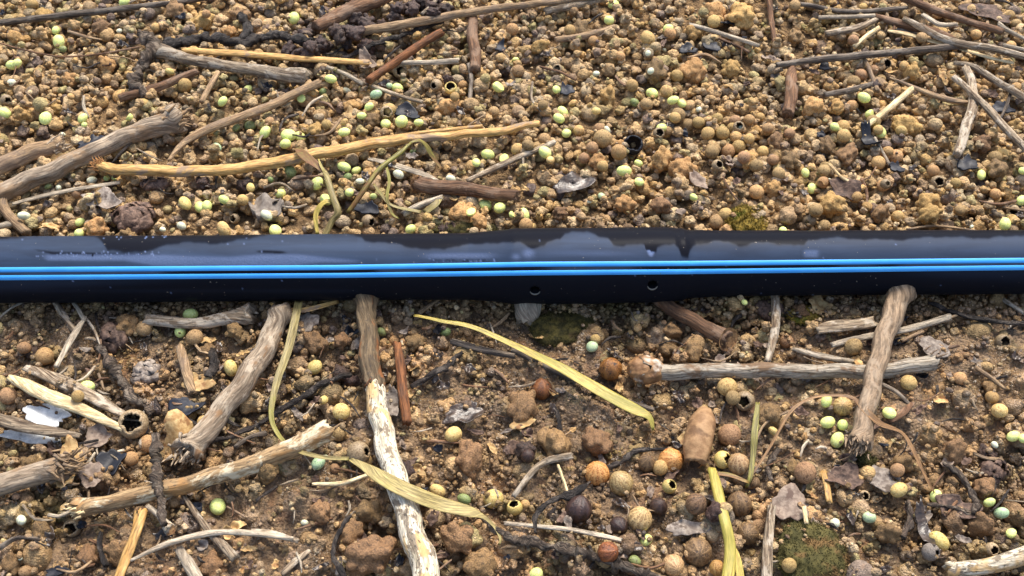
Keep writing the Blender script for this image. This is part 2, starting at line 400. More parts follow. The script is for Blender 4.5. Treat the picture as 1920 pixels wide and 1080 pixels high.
# ------------------------------------------------------------------ things lying on the ground
def box_blur(A, n):
    for ax in (0, 1):
        P = np.pad(A, [(n + 1, n) if a == ax else (0, 0) for a in (0, 1)], mode='edge'); C = np.cumsum(P, axis=ax)
        L = A.shape[ax]
        A = (np.take(C, np.arange(2 * n + 1, 2 * n + 1 + L), axis=ax) - np.take(C, np.arange(0, L), axis=ax)) / (2 * n + 1)
    return A
H0 = H.copy()
HB = box_blur(box_blur(H, 6), 6); HS = np.sqrt(np.maximum(box_blur(box_blur((H - HB) ** 2, 6), 6), 0))
HT = box_blur(box_blur(H, 12), 12)
def hb(x, y, k=.55):
    i, j = hidx(x, y); i = min(max(i, 0), nx - 1); j = min(max(j, 0), ny - 1)
    return float(.5 * HB[j, i] + .5 * HT[j, i] + k * HS[j, i])
def on_ground(px, py, off=0.0, k=.55):
    z = .2
    for _ in range(8):
        P = at(px, py, z); z = hb(P[0], P[1], k) + off
    return at(px, py, z)
def smooth_path(P, step):
    P = np.asarray(P, float)
    if len(P) == 2: P = np.array([P[0], P[0] * .67 + P[1] * .33, P[0] * .33 + P[1] * .67, P[1]])
    Q = np.vstack([2 * P[0] - P[1], P, 2 * P[-1] - P[-2]]); out = []
    for i in range(1, len(Q) - 2):
        n = max(2, int(np.linalg.norm(Q[i + 1][:3] - Q[i][:3]) / step))
        for t in np.arange(n) / n:
            a, b, c, d = Q[i - 1], Q[i], Q[i + 1], Q[i + 2]
            out.append(.5 * (2 * b + (c - a) * t + (2 * a - 5 * b + 4 * c - d) * t * t + (3 * b - a - 3 * c + d) * t ** 3))
    out.append(Q[-2]); return np.array(out)
def tube(path, rad, K=14, flat=1.0, rough=.07, r=None, jag=.25, cap=True, knots=(), flute=.05, twist=0.0, vfold=0.0):
    """path (n,3), rad (n,). returns V, F list, uv"""
    r = r or np.random.default_rng(1); n = len(path)
    T = np.gradient(path, axis=0); T /= np.linalg.norm(T, axis=1)[:, None] + 1e-9
    upv = np.array([0, 0, 1.0]); S = np.cross(T, upv); S /= np.linalg.norm(S, axis=1)[:, None] + 1e-9
    N = np.cross(S, T)
    s = np.concatenate([[0], np.cumsum(np.linalg.norm(np.diff(path, axis=0), axis=1))])
    th = np.arange(K) / K * 2 * math.pi - math.pi / 2
    ph = [r.uniform(0, 6.28) for _ in range(6)]; rings = []
    fl = flute * (np.sin(3 * th + ph[0]) + np.sin(5 * th + ph[1]) * .8 + np.sin(8 * th + ph[2]) * .5)
    for i in range(n):
        g = 1 + fl + rough * (np.sin(s[i] * 3.1 + ph[3] + th) + .7 * np.sin(s[i] * 7.3 + 2 * th + ph[4]) + .5 * np.sin(s[i] * 17 + 3 * th + ph[5]))
        rr = rad[i] * g
        tw = twist * s[i]
        cs, sn = np.cos(th), np.sin(th)
        a = rr * cs; b = rr * sn * flat + vfold * rad[i] * np.abs(cs)
        if tw: a, b = a * math.cos(tw) - b * math.sin(tw), a * math.sin(tw) + b * math.cos(tw)
        ring = path[i] + S[i] * a[:, None] + N[i] * b[:, None]
        if cap and i in (0, n - 1): ring = ring + T[i] * (r.uniform(-1, 1, K) * jag * rad[i])[:, None]
        rings.append(ring)
    V = np.concatenate(rings); uv = np.stack([np.repeat(s, K), np.tile(np.arange(K) / K, n) * np.repeat(rad, K) * 6.28], 1)
    a = np.arange(n - 1)[:, None] * K + np.arange(K)[None]; b = np.arange(n - 1)[:, None] * K + (np.arange(K)[None] + 1) % K
    F4 = np.stack([a, b, b + K, a + K], -1).reshape(-1, 4); F3 = []
    if cap:
        for e, sg in ((0, 1), (n - 1, -1)):
            V = np.vstack([V, path[e] + T[e] * sg * rad[e] * .15]); uv = np.vstack([uv, [s[e], 0]])
            c = len(V) - 1; idx = e * K + np.arange(K); nxt = e * K + (np.arange(K) + 1) % K
            F3.append(np.stack([np.full(K, c), nxt, idx] if e == 0 else [np.full(K, c), idx, nxt], -1))
    F = [F4] + ([np.concatenate(F3)] if F3 else [])
    return V, F, uv, s
ALLSTEMS = []
def px_path(pts, wpx, lift=0.0, flat=1.0, k=.55, rest=True):
    """control points in photo pixels -> a path lying on the crumbs; straightened so that it is as stiff as a stem"""
    if not isinstance(wpx, (list, tuple)): wpx = [wpx] * len(pts)
    if not isinstance(lift, (list, tuple)): lift = [lift] * len(pts)
    P, Rr = [], []
    for (x, y), wp, lf in zip(pts, wpx, lift):
        p = on_ground(x, y, 0, k); rr = wp / 2 / ppc(p)
        p = on_ground(x, y, rr * flat * .75 + lf, k); P.append(p); Rr.append(wp / 2 / ppc(p))
    return np.array(P), np.array(Rr)
def stem(name, pts, wpx, mat, label, cat='twig', lift=0.0, flat=1.0, K=14, rough=.07, flute=.05, jag=.35, knots=(), seed=None,
         parent=None, base=None, group=None, k=.55, step=.09, vfold=0.0, twist=0.0):
    P, Rr = px_path(pts, wpx, lift, flat, k)
    C = smooth_path(np.hstack([P, Rr[:, None]]), step)
    path, rad = C[:, :3], np.maximum(C[:, 3], .006)
    r = np.random.default_rng(seed if seed is not None else len(ALLSTEMS) + 31)
    wob = .10 * rad.mean()
    path = path + wob * np.stack([np.sin(np.arange(len(path)) * .31 + 1), np.cos(np.arange(len(path)) * .23), .6 * np.sin(np.arange(len(path)) * .41)], 1)
    L = np.linspace(0, 1, len(path))
    if mat.name.startswith(('knobby', 'black')):
        a = r.uniform(0, 6.28, 4); x_ = np.arange(len(path)) * step
        rad = rad * (1 + (.34 if mat.name[0] == 'k' else .2) * (np.sin(x_ * 7 + a[0]) * .3 + np.sin(x_ * 19 + a[1]) * .35 + .6 * r.normal(size=len(x_)))); path = path + (rad.mean() * .22 * np.stack([np.sin(x_ * 8 + a[3]), np.cos(x_ * 11 + a[0]), np.sin(x_ * 13)], 1))
    for kt in knots:                       # (where 0..1, how much, width)
        rad = rad * (1 + kt[1] * np.exp(-((L - kt[0]) / kt[2]) ** 2))
    V, F, uv, s = tube(path, rad, K, flat, rough, r, jag, flute=flute, vfold=vfold, twist=twist)
    b = base if base is not None else path[len(path) // 2] - (0, 0, rad.mean())
    o = part_of(name, V, F, b, parent, mat, uv)
    if parent is None: tag(o, label, cat, group)
    elif label: o['label'] = label
    for q, rr in zip(path[::2], rad[::2]): stamp(q[0], q[1], q[2], rr)
    ALLSTEMS.append((path, rad)); return o, path, rad
def refresh():
    global HB, HS, HT
    H0 = H.copy()
HB = box_blur(box_blur(H, 6), 6); HS = np.sqrt(np.maximum(box_blur(box_blur((H - HB) ** 2, 6), 6), 0)); HT = box_blur(box_blur(H, 12), 12)


# ------------------------------------------------------------------ the drip pipe
def ip(x, pts): return float(np.interp(x, [p[0] for p in pts], [p[1] for p in pts]))
CEN = [(-900, 512.5), (0, 506), (300, 504), (700, 500.5), (1100, 498.5), (1400, 493.5), (1920, 491.5), (2800, 487)]
RAD = [(-900, .768), (0, .768), (700, .765), (880, .772), (935, .825), (975, .872), (1100, .880), (1225, .872), (1258, .862), (1284, .800), (1335, .766), (1400, .757), (1920, .742), (2800, .74)]
UPS = [(-900, 511), (0, 506), (640, 501.5), (1000, 495.5), (1280, 494), (1920, 488), (2800, 482)]
LOS = [(-900, 527), (0, 521), (640, 516.5), (1000, 511.7), (1280, 509.5), (1920, 501.7), (2800, 494)]
xs = np.concatenate([np.arange(-420, 0, 20), np.arange(0, 1920, 1.6), np.arange(1920, 2360, 20)])
axis = np.array([at(x, ip(x, CEN), PIPE_Z + .0) for x in xs])
axr = np.array([ip(x, RAD) for x in xs])
# long tails so that the pipe runs on past the picture
tail0 = axis[0] + (axis[0] - axis[1]) / np.linalg.norm(axis[0] - axis[1]) * np.linspace(60, 2, 12)[:, None]
tail1 = axis[-1] + (axis[-1] - axis[-2]) / np.linalg.norm(axis[-1] - axis[-2]) * np.linspace(2, 60, 12)[:, None]
path = np.vstack([tail0, axis, tail1]); prad = np.concatenate([np.full(12, axr[0]), axr, np.full(12, axr[-1])])
for A in (path,):                            # take the jitter of the pixel table out of the line
    for _ in range(30): A[1:-1, 1:] = .25 * A[:-2, 1:] + .5 * A[1:-1, 1:] + .25 * A[2:, 1:]
PK = 150
th = np.arange(PK) / PK * 2 * math.pi
T = np.gradient(path, axis=0); T /= np.linalg.norm(T, axis=1)[:, None]
Nz = np.tile([0, 0, 1.0], (len(path), 1)); Ny = np.cross(Nz, T); Ny /= np.linalg.norm(Ny, axis=1)[:, None]; Nz = np.cross(T, Ny)
dirs = Ny[:, None] * np.cos(th)[None, :, None] + Nz[:, None] * np.sin(th)[None, :, None]
wav = 1 + .004 * np.sin(path[:, 0, None] * 1.3 + th * 2) + .003 * np.sin(path[:, 0, None] * 3.7 - th * 3)
axpx = np.array([proj(q_)[0] for q_ in path]); prad = prad + .020 * np.exp(-((axpx - 1277) / 6) ** 2) + .012 * np.exp(-((axpx - 962) / 10) ** 2) - .012 * np.exp(-((axpx - 1296) / 8) ** 2)
PV = path[:, None] + dirs * (prad[:, None] * wav)[..., None]
P2 = PV.reshape(-1, 3); q = P2 - CAM; dz = q @ FW
PX = 960 + FPX * (q @ RT) / dz; PYY = 540 - FPX * (q @ UP) / dz
vis = ((dirs.reshape(-1, 3) * (CAM - P2)).sum(1) > 0)
def itp(x, pts): return np.interp(x, [p[0] for p in pts], [p[1] for p in pts])
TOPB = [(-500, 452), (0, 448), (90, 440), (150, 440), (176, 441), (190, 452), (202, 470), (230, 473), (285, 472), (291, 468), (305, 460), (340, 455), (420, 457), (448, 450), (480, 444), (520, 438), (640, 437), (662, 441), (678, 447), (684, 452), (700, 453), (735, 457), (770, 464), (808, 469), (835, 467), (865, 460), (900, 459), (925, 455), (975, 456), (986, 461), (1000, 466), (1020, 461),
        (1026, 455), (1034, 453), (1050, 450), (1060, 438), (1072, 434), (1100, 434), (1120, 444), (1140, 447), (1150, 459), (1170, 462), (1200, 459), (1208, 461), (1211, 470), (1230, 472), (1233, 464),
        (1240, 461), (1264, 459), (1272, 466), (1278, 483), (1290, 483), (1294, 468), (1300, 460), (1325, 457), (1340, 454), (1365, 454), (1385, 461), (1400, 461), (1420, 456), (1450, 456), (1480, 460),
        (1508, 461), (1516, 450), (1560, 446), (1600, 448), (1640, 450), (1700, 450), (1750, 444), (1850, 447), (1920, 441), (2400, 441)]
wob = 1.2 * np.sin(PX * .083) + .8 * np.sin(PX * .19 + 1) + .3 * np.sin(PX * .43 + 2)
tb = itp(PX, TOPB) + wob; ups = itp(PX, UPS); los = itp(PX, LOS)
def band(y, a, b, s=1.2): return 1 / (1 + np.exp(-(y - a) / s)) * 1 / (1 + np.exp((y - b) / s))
film = band(PYY, tb, ups - 1) * (.80 + .2 * np.clip((PYY - tb) / 25, 0, 1))  # dusty film with the sky's sheen painted into its tone
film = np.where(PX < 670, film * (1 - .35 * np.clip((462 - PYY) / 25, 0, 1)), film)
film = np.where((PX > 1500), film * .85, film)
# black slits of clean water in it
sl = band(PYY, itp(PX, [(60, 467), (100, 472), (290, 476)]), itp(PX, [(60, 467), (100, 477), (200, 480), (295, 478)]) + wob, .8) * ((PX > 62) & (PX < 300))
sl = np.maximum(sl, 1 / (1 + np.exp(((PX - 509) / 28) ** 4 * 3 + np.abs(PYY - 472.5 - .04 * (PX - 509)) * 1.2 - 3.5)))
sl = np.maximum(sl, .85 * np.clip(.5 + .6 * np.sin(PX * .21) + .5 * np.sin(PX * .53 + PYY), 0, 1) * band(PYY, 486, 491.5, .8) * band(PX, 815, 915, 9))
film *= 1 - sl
# sky reflection painted as brighter streaks and spots, with chalky specks
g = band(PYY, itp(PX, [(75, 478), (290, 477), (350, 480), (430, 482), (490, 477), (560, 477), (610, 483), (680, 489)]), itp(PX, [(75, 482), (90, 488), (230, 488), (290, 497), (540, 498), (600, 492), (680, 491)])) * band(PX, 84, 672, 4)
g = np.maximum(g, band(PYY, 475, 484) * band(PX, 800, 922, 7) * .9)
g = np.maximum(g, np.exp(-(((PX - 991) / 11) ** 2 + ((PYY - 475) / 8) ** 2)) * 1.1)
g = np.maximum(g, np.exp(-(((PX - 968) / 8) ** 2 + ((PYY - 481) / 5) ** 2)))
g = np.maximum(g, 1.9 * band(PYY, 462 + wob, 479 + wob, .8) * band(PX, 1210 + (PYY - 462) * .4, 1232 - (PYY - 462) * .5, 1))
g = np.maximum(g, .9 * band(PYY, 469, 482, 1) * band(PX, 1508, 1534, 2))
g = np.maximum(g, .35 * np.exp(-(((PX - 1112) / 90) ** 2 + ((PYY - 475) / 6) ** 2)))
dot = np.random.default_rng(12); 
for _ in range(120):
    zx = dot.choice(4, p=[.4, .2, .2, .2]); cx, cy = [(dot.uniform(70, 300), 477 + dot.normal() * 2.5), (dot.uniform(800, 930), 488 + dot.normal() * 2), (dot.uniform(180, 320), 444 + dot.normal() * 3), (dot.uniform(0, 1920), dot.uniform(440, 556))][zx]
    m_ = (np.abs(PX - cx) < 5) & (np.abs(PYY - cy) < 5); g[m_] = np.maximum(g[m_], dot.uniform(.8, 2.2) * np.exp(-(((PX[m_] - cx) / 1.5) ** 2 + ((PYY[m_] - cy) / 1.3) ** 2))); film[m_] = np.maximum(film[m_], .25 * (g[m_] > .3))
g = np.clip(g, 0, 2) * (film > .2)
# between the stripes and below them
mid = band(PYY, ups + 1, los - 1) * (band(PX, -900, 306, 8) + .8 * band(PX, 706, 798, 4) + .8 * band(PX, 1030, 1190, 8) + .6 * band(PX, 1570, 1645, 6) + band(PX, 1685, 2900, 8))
low = .34 * band(PYY, los, los + 26 - .055 * np.clip(PX, 0, 420), 3) * band(PX, -900, 300, 60) + .22 * band(PYY, los, los + 14 + .05 * np.clip(PX - 1700, 0, 300), 4) * band(PX, 1700, 2900, 25)  # bluish sheen painted in below the lower stripe
line = .16 * band(PYY, 543.5, 547.5, 1.5) * band(PX, 60, 672, 12)  # thin reflection line painted along the lower flank
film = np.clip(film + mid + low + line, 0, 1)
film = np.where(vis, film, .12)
HOLES = [(1004, 544), (1224, 536.5)]
hole = np.zeros(len(P2)); hole_w = []
for hx, hy in HOLES:
    cand = np.where(vis & (np.abs(PX - hx) < 12) & (np.abs(PYY - hy) < 12))[0]
    c = cand[np.argmin((PX[cand] - hx) ** 2 + (PYY[cand] - hy) ** 2)]; C = P2[c].copy(); hole_w.append((C, dirs.reshape(-1, 3)[c].copy()))
    d = np.linalg.norm(P2 - C, axis=1)
    hw = np.clip((.115 - d) / .03, 0, 1); hole = np.maximum(hole, hw)
P2 = P2 - dirs.reshape(-1, 3) * (hole * .16)[:, None]
n = len(path); a = np.arange(n - 1)[:, None] * PK + np.arange(PK)[None]; b = np.arange(n - 1)[:, None] * PK + (np.arange(PK)[None] + 1) % PK
F4 = np.stack([a, a + PK, b + PK, b], -1).reshape(-1, 4)
pb = np.array([axis[len(axis) // 2][0], axis[len(axis) // 2][1], PIPE_Z - PIPE_R])
k = NT('black_polyethylene'); p = k.geo()
af = k.n('ShaderNodeAttribute', attribute_name='film').outputs['Fac']; ag = k.n('ShaderNodeAttribute', attribute_name='chalk').outputs['Fac']  # film: dusty film plus painted sky sheen; chalk: painted sky glints plus chalky specks
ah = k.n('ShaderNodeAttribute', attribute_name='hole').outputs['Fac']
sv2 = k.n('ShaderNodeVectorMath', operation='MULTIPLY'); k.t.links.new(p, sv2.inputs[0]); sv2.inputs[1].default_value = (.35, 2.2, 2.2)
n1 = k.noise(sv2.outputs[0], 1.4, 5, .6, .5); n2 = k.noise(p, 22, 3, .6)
c = k.mix(k.math('MULTIPLY', af, k.ramp(n1, .25, .75, .65, 1.1)), (.0085, .0095, .014, 1), (.030, .049, .090, 1))  # blue-grey of the film includes the reflected sky as colour
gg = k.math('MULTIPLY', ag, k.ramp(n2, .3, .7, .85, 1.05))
c = k.mix(k.math('MULTIPLY', gg, .62, True), c, (.12, .165, .29, 1))  # glint colour stands in for the mirrored sky
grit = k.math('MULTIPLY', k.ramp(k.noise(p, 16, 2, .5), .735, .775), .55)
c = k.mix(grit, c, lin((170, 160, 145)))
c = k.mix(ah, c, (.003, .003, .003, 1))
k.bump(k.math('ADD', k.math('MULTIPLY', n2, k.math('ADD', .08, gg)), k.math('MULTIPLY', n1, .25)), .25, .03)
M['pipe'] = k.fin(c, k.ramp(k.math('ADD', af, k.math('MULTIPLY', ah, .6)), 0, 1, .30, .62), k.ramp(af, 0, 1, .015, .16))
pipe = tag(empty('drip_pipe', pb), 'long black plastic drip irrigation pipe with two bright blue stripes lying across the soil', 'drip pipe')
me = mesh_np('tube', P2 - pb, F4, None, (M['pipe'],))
for nm, arr in (('film', film), ('chalk', g), ('hole', hole)):  # film also carries painted sheen, chalk mostly painted sky reflection
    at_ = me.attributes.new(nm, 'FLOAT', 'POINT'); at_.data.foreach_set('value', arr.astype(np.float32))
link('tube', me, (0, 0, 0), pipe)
ks = NT('blue_stripe'); ps = ks.geo(); M['stripe'] = ks.fin(ks.mix(ks.ramp(ks.noise(ps, 1.2, 3), .3, .7), (.050, .36, .90, 1), (.065, .41, .93, 1)), .5, .3)
PYg = PYY.reshape(n, PK); PXg = PX.reshape(n, PK)
for nm, tab in (('stripe', UPS), ('stripe', LOS)):
    VS = []; hwid = .058
    for i in range(n):
        sel = [j for j in range(PK) if 80 < math.degrees(th[j]) < 185]
        if 12 <= i < n - 12: ang = np.interp(ip(PXg[i, sel[0]], tab), PYg[i, sel], th[sel])
        else: ang = None
        VS.append(ang)
    f = next(v for v in VS if v is not None); l_ = [v for v in VS if v is not None][-1]
    VS = np.array([f if (v is None and i < n // 2) else (l_ if v is None else v) for i, v in enumerate(VS)])
    for _ in range(60): VS[1:-1] = .25 * VS[:-2] + .5 * VS[1:-1] + .25 * VS[2:]
    prof = []
    for da, dr in ((-1.0, -.004), (-.96, .0015), (0, .0022), (.96, .0015), (1.0, -.004)):
        an = VS + da * hwid / prad; rr = prad * (1 + .004 * np.sin(path[:, 0] * 1.3 + an * 2) + .003 * np.sin(path[:, 0] * 3.7 - an * 3)) + dr
        prof.append(path + (Ny * np.cos(an)[:, None] + Nz * np.sin(an)[:, None]) * rr[:, None])
    V = np.stack(prof, 1).reshape(-1, 3); a = np.arange(n - 1)[:, None] * 5 + np.arange(4)[None]
    part_of(nm, V, np.stack([a, a + 5, a + 6, a + 1], -1).reshape(-1, 4), pb, pipe, M['stripe'])
kr = NT('outlet_rim'); M['rim'] = kr.fin((.13, .13, .115, 1), .45, .5)
for C, d in hole_w:                          # the moulded lip round each drip hole
    t1 = np.cross(d, [1, 0, 0]); t1 /= np.linalg.norm(t1); t2 = np.array([1.0, 0, 0]) - d * d[0]; t2 /= np.linalg.norm(t2)
    K1, K2 = 28, 8; V = []
    for i in range(K1):
        an = math.pi * (1.06 + .88 * i / (K1 - 1)); o_ = t2 * math.cos(an) + t1 * math.sin(an)
        wv = .004 + .016 * max(0, -math.sin(an))
        for j in range(K2):
            am = j / K2 * 6.2832; V.append(C + o_ * (.112 + wv * math.cos(am)) + d * (wv * .8 * math.sin(am) - .004))
    F = [[i * K2 + j, ((i + 1) % K1) * K2 + j, ((i + 1) % K1) * K2 + (j + 1) % K2, i * K2 + (j + 1) % K2] for i in range(K1 - 1) for j in range(K2)]
    part_of('outlet_rim', V, np.array(F), pb, pipe, M['rim'])

# ------------------------------------------------------------------ names for places, used in the labels of the many small things
LM = [("golden straw stalk", 600, 290), ("withered seedling", 640, 370), ("thick grey left stick", 160, 290), ("brown scaly bud cluster", 250, 410),
      ("grey crumpled leaf", 185, 378), ("grey stone above the pipe", 497, 385), ("brown cut stick", 870, 358), ("black shard above the golden straw", 762, 212),
      ("rusty stem at the top", 760, 100), ("dark clod pile at the top", 660, 60), ("long tan stem in the upper left", 440, 225), ("split pale straw", 480, 112),
      ("thin dark top left twig", 150, 25), ("dark wet leaf above the pipe", 1075, 345), ("yellow moss above the pipe", 1400, 410), ("top right twig tangle", 1750, 60),
      ("long dark stem at the upper right", 1640, 102), ("slanted pale stub at the upper right", 1665, 205), ("curved grey stem at the right", 1815, 220), ("black shard at the upper right", 1635, 262),
      ("black hollow shell", 1185, 280), ("thin pale stem at the top centre", 1360, 67), ("curled dry leaf at right", 1575, 340), ("middle of the upper edge", 1180, 40),
      ("pipe joint bulge", 1100, 430), ("left end of the pipe", 60, 440), ("right end of the pipe", 1860, 440),
      ("thick bark stick under the pipe", 440, 720), ("long bleached stem", 730, 850), ("speckled stem at the lower left", 380, 890), ("cream splinter at the left edge", 130, 755), ("bone-shaped stem below the pipe", 370, 600),
      ("tan leaf scrap at the left", 370, 715), ("blue-black shard at the lower left", 340, 765), ("brown rachis at the lower left", 500, 790), ("rusty stick below the pipe", 755, 720),
      ("yellow-green grass blade", 1060, 690), ("olive grass blade", 800, 935), ("knobbed grey stem", 1450, 695), ("upright tan stick on the right", 1645, 690), ("hollow cut stem below the pipe", 1370, 635),
      ("brown pod", 1310, 820), ("yellow straw at the lower right", 1355, 980), ("green moss clump at the bottom", 1520, 1030), ("curling brown grass blade", 1620, 770), ("dark wet leaf in the mud", 870, 775),
      ("big brown clod at the bottom", 690, 1045), ("black root at the bottom centre", 1020, 950), ("grey rope-like root at the bottom", 1100, 1045), ("grey dry leaf at the lower right", 1660, 895),
      ("white bottom right stick", 1860, 1055), ("grey root at the lower right", 1800, 900), ("leafy peel at left", 130, 880), ("grey strip of the bottom left", 430, 1005), ("hollow under the drip holes", 1080, 615)]
PEND = []                                    # (object, look, noun, px, py)
def later(o, look, noun, cat, group):
    px, py = proj(np.array(o.location) / U); PEND.append((o, look, noun, px, py)); tag(o, None, cat, group)
def finish_labels():
    buckets = {}
    for o, look, noun, px, py in PEND:
        nm, lx, ly = min(LM, key=lambda l: (l[1] - px) ** 2 + ((l[2] - py) * 1.3) ** 2)
        dx, dy = px - lx, (py - ly) * 1.3
        d = ('right of' if dx > 0 else 'left of') if abs(dx) > abs(dy) else ('below' if dy > 0 else 'above')
        buckets.setdefault((look, noun, d, nm), []).append((math.hypot(dx, dy), o))
    nd = 'first second third fourth fifth sixth seventh eighth ninth tenth eleventh twelfth thirteenth fourteenth fifteenth sixteenth seventeenth eighteenth nineteenth twentieth'.split()
    od = ['closest'] + [w_ + ' closest' for w_ in nd[1:]] + ['twenty-' + w_ + ' closest' for w_ in nd[:9]] + ['thirtieth closest'] + ['thirty-' + w_ + ' closest' for w_ in nd[:9]]
    for (look, noun, d, nm), L in buckets.items():
        L.sort(key=lambda t: t[0])
        for i, (_, o) in enumerate(L):
            o['label'] = f"{look} {noun} {d} the {nm}" + ('' if len(L) == 1 else f", {od[min(i, 38)]}")

PROTO = {}
def proto(kind, i, sub=3):
    key = (kind, i)
    if key not in PROTO:
        D, F = ICO[sub]; r = np.random.default_rng(abs(hash_(kind)) % 9999 + i * 7)
        if kind == 'pellet':
            o = 1 + .13 * sines(D, r, 6, 1.2, 3.4) + .02 * sines(D, r, 6, 5, 12); V = D * o[:, None] * np.array([1.03, r.uniform(.76, .98), r.uniform(.78, .95)])
        elif kind == 'bead':
            o = 1 + .06 * sines(D, r, 6, 1.2, 3.0) + .03 * sines(D, r, 6, 6, 14); V = D * o[:, None] * np.array([1, r.uniform(.92, 1), r.uniform(.86, .97)])
        elif kind == 'seed':
            an = np.arctan2(D[:, 0], D[:, 1]); o = 1 + .05 * sines(D, r, 6, 1.2, 3.0) + .022 * np.sin(an * 11 + 2 * D[:, 2]) * (1 - D[:, 2] ** 2)
            V = D * o[:, None]; V[:, 2] *= 1 + .14 * np.abs(D[:, 2]) ** 6
        elif kind == 'broken':
            o = 1 + .09 * sines(D, r, 6, 1.5, 4); V = D * o[:, None]; nrm = np.array([.3, -.4, .85]); h = V @ nrm; V = V - np.outer(np.maximum(h - .35, 0) * .95, nrm)
        elif kind == 'clod':
            V = cauli(D, r, nb=34, core=.7, spread=(.5, .78), rad=(.16, .34)); V = V * (1 + .06 * sines(V, r, 8, 6, 12))[:, None]
        PROTO[key] = (V, F)
    return PROTO[key]
def hash_(s): return sum((i + 3) * ord(c) for i, c in enumerate(s))
MESHC = {}
def put(name, px, py, dpx, kind, mat, look, noun, cat, group, sink=.55, var=None, sub=3, sc=(1, 1, 1), top=False, rot=None, label=None):
    var = random.randrange(7) if var is None else var
    key = (kind, var, mat, name, sub)
    if key not in MESHC:
        V, F = proto(kind, var, sub); MESHC[key] = mesh_np(name, V, F, None, (M[mat],))
    z = .2
    for _ in range(7):
        P = at(px, py, z); r = dpx / 2 / ppc(P); z = hmean(P[0], P[1], r * .7) + r * sink
    P = at(px, py, z)
    rt = rot if rot is not None else (random.uniform(-.6, .6), random.uniform(-.6, .6), random.uniform(0, 6.28))
    o = link(name, MESHC[key], P, None, rt, tuple(r * s for s in sc))
    stamp(P[0], P[1], P[2], r * .95, .9)
    if label: tag(o, label, cat, group)
    else: later(o, look, noun, cat, group)
    return o, P, r

# ---- special lumps first (they are big), then pellets, seeds and beads
SP = dict(name='soil_clod', kind='clod', cat='clod', group=None, sub=4)
def clod(px, py, d, mat='clod', look='brown crumbly', sink=.35, **k):
    return put('soil_clod', px, py, d, 'clod', mat, look, 'clod', 'clod', 'lumps of crumbly soil', sink, sub=4 if d > 44 else 3, **k)
for a_ in [(695, 1042, 112), (655, 1000, 60), (80, 1000, 58), (165, 1045, 54), (225, 1035, 62), (1665, 1000, 58), (1838, 985, 66), (1845, 915, 54), (1858, 722, 46), (1690, 870, 60), (1490, 880, 40),
           (400, 1062, 56), (1440, 780, 60), (880, 860, 80), (1260, 620, 44), (1250, 655, 50), (1300, 660, 46), (240, 610, 56), (1500, 590, 48), (1870, 565, 50), (1790, 845, 60), (500, 880, 52), (600, 960, 60),
           (690, 960, 64), (860, 1010, 80), (900, 1060, 70), (1040, 830, 90), (1120, 830, 70), (980, 760, 80), (780, 640, 50), (590, 640, 60), (640, 640, 40), (440, 620, 40), (390, 660, 40), (60, 870, 44), (20, 1060, 50)]:
    clod(*a_)
for a_ in [(40, 215, 34), (105, 205, 30), (320, 245, 32), (240, 445, 46), (180, 428, 50), (1525, 200, 56), (1570, 200, 40), (1455, 265, 42), (1700, 235, 62), (1300, 135, 56), (1230, 135, 54), (1165, 275, 34), (1120, 305, 42), (1172, 382, 42),
           (1280, 320, 60), (1240, 300, 56), (870, 405, 60), (900, 415, 40), (660, 200, 36), (590, 245, 38), (700, 225, 36), (840, 200, 56), (1390, 30, 60), (1340, 20, 50), (1010, 90, 44), (1090, 60, 50), (560, 300, 30), (1590, 290, 56),
           (1550, 275, 46), (1480, 300, 46), (1740, 380, 54), (1650, 400, 46), (1870, 320, 56), (1840, 270, 44), (1745, 400, 50), (1560, 385, 60), (410, 110, 30), (80, 30, 40), (30, 70, 36), (190, 50, 40), (380, 40, 50), (1050, 400, 40), (1240, 385, 48),
           (130, 150, 40), (200, 120, 38), (330, 20, 44), (450, 30, 46), (430, 60, 30), (880, 230, 34), (1140, 180, 46), (1300, 60, 40), (1370, 130, 40), (1490, 70, 46), (1900, 240, 40), (1710, 135, 40), (1400, 300, 46), (1450, 355, 40)]:
    clod(a_[0], a_[1], a_[2], random.choice(['clod_o', 'clod_o', 'clod']), 'ochre crumbly', .3)
for i in range(46):                            # the dark wet pile at the top
    t = random.random(); px = 560 + 290 * t + random.gauss(0, 12); py = 88 - 88 * t + random.gauss(0, 15)
    clod(px, max(py, -12), random.uniform(24, 42), 'clod_d', 'dark purple-brown', .45, var=i % 4)
for px, py, d in [(640, 700, 46), (660, 715, 34), (590, 905, 30), (985, 845, 44), (760, 880, 46), (840, 150, 24), (1640, 160, 30), (830, 470 - 40, 30), (500, 640, 34), (60, 660, 36), (460, 350, 40), (380, 345, 36), (1850, 850, 40), (1340, 960, 44)]:
    clod(px, py, d, 'clod_d', 'dark purple-brown', .4)

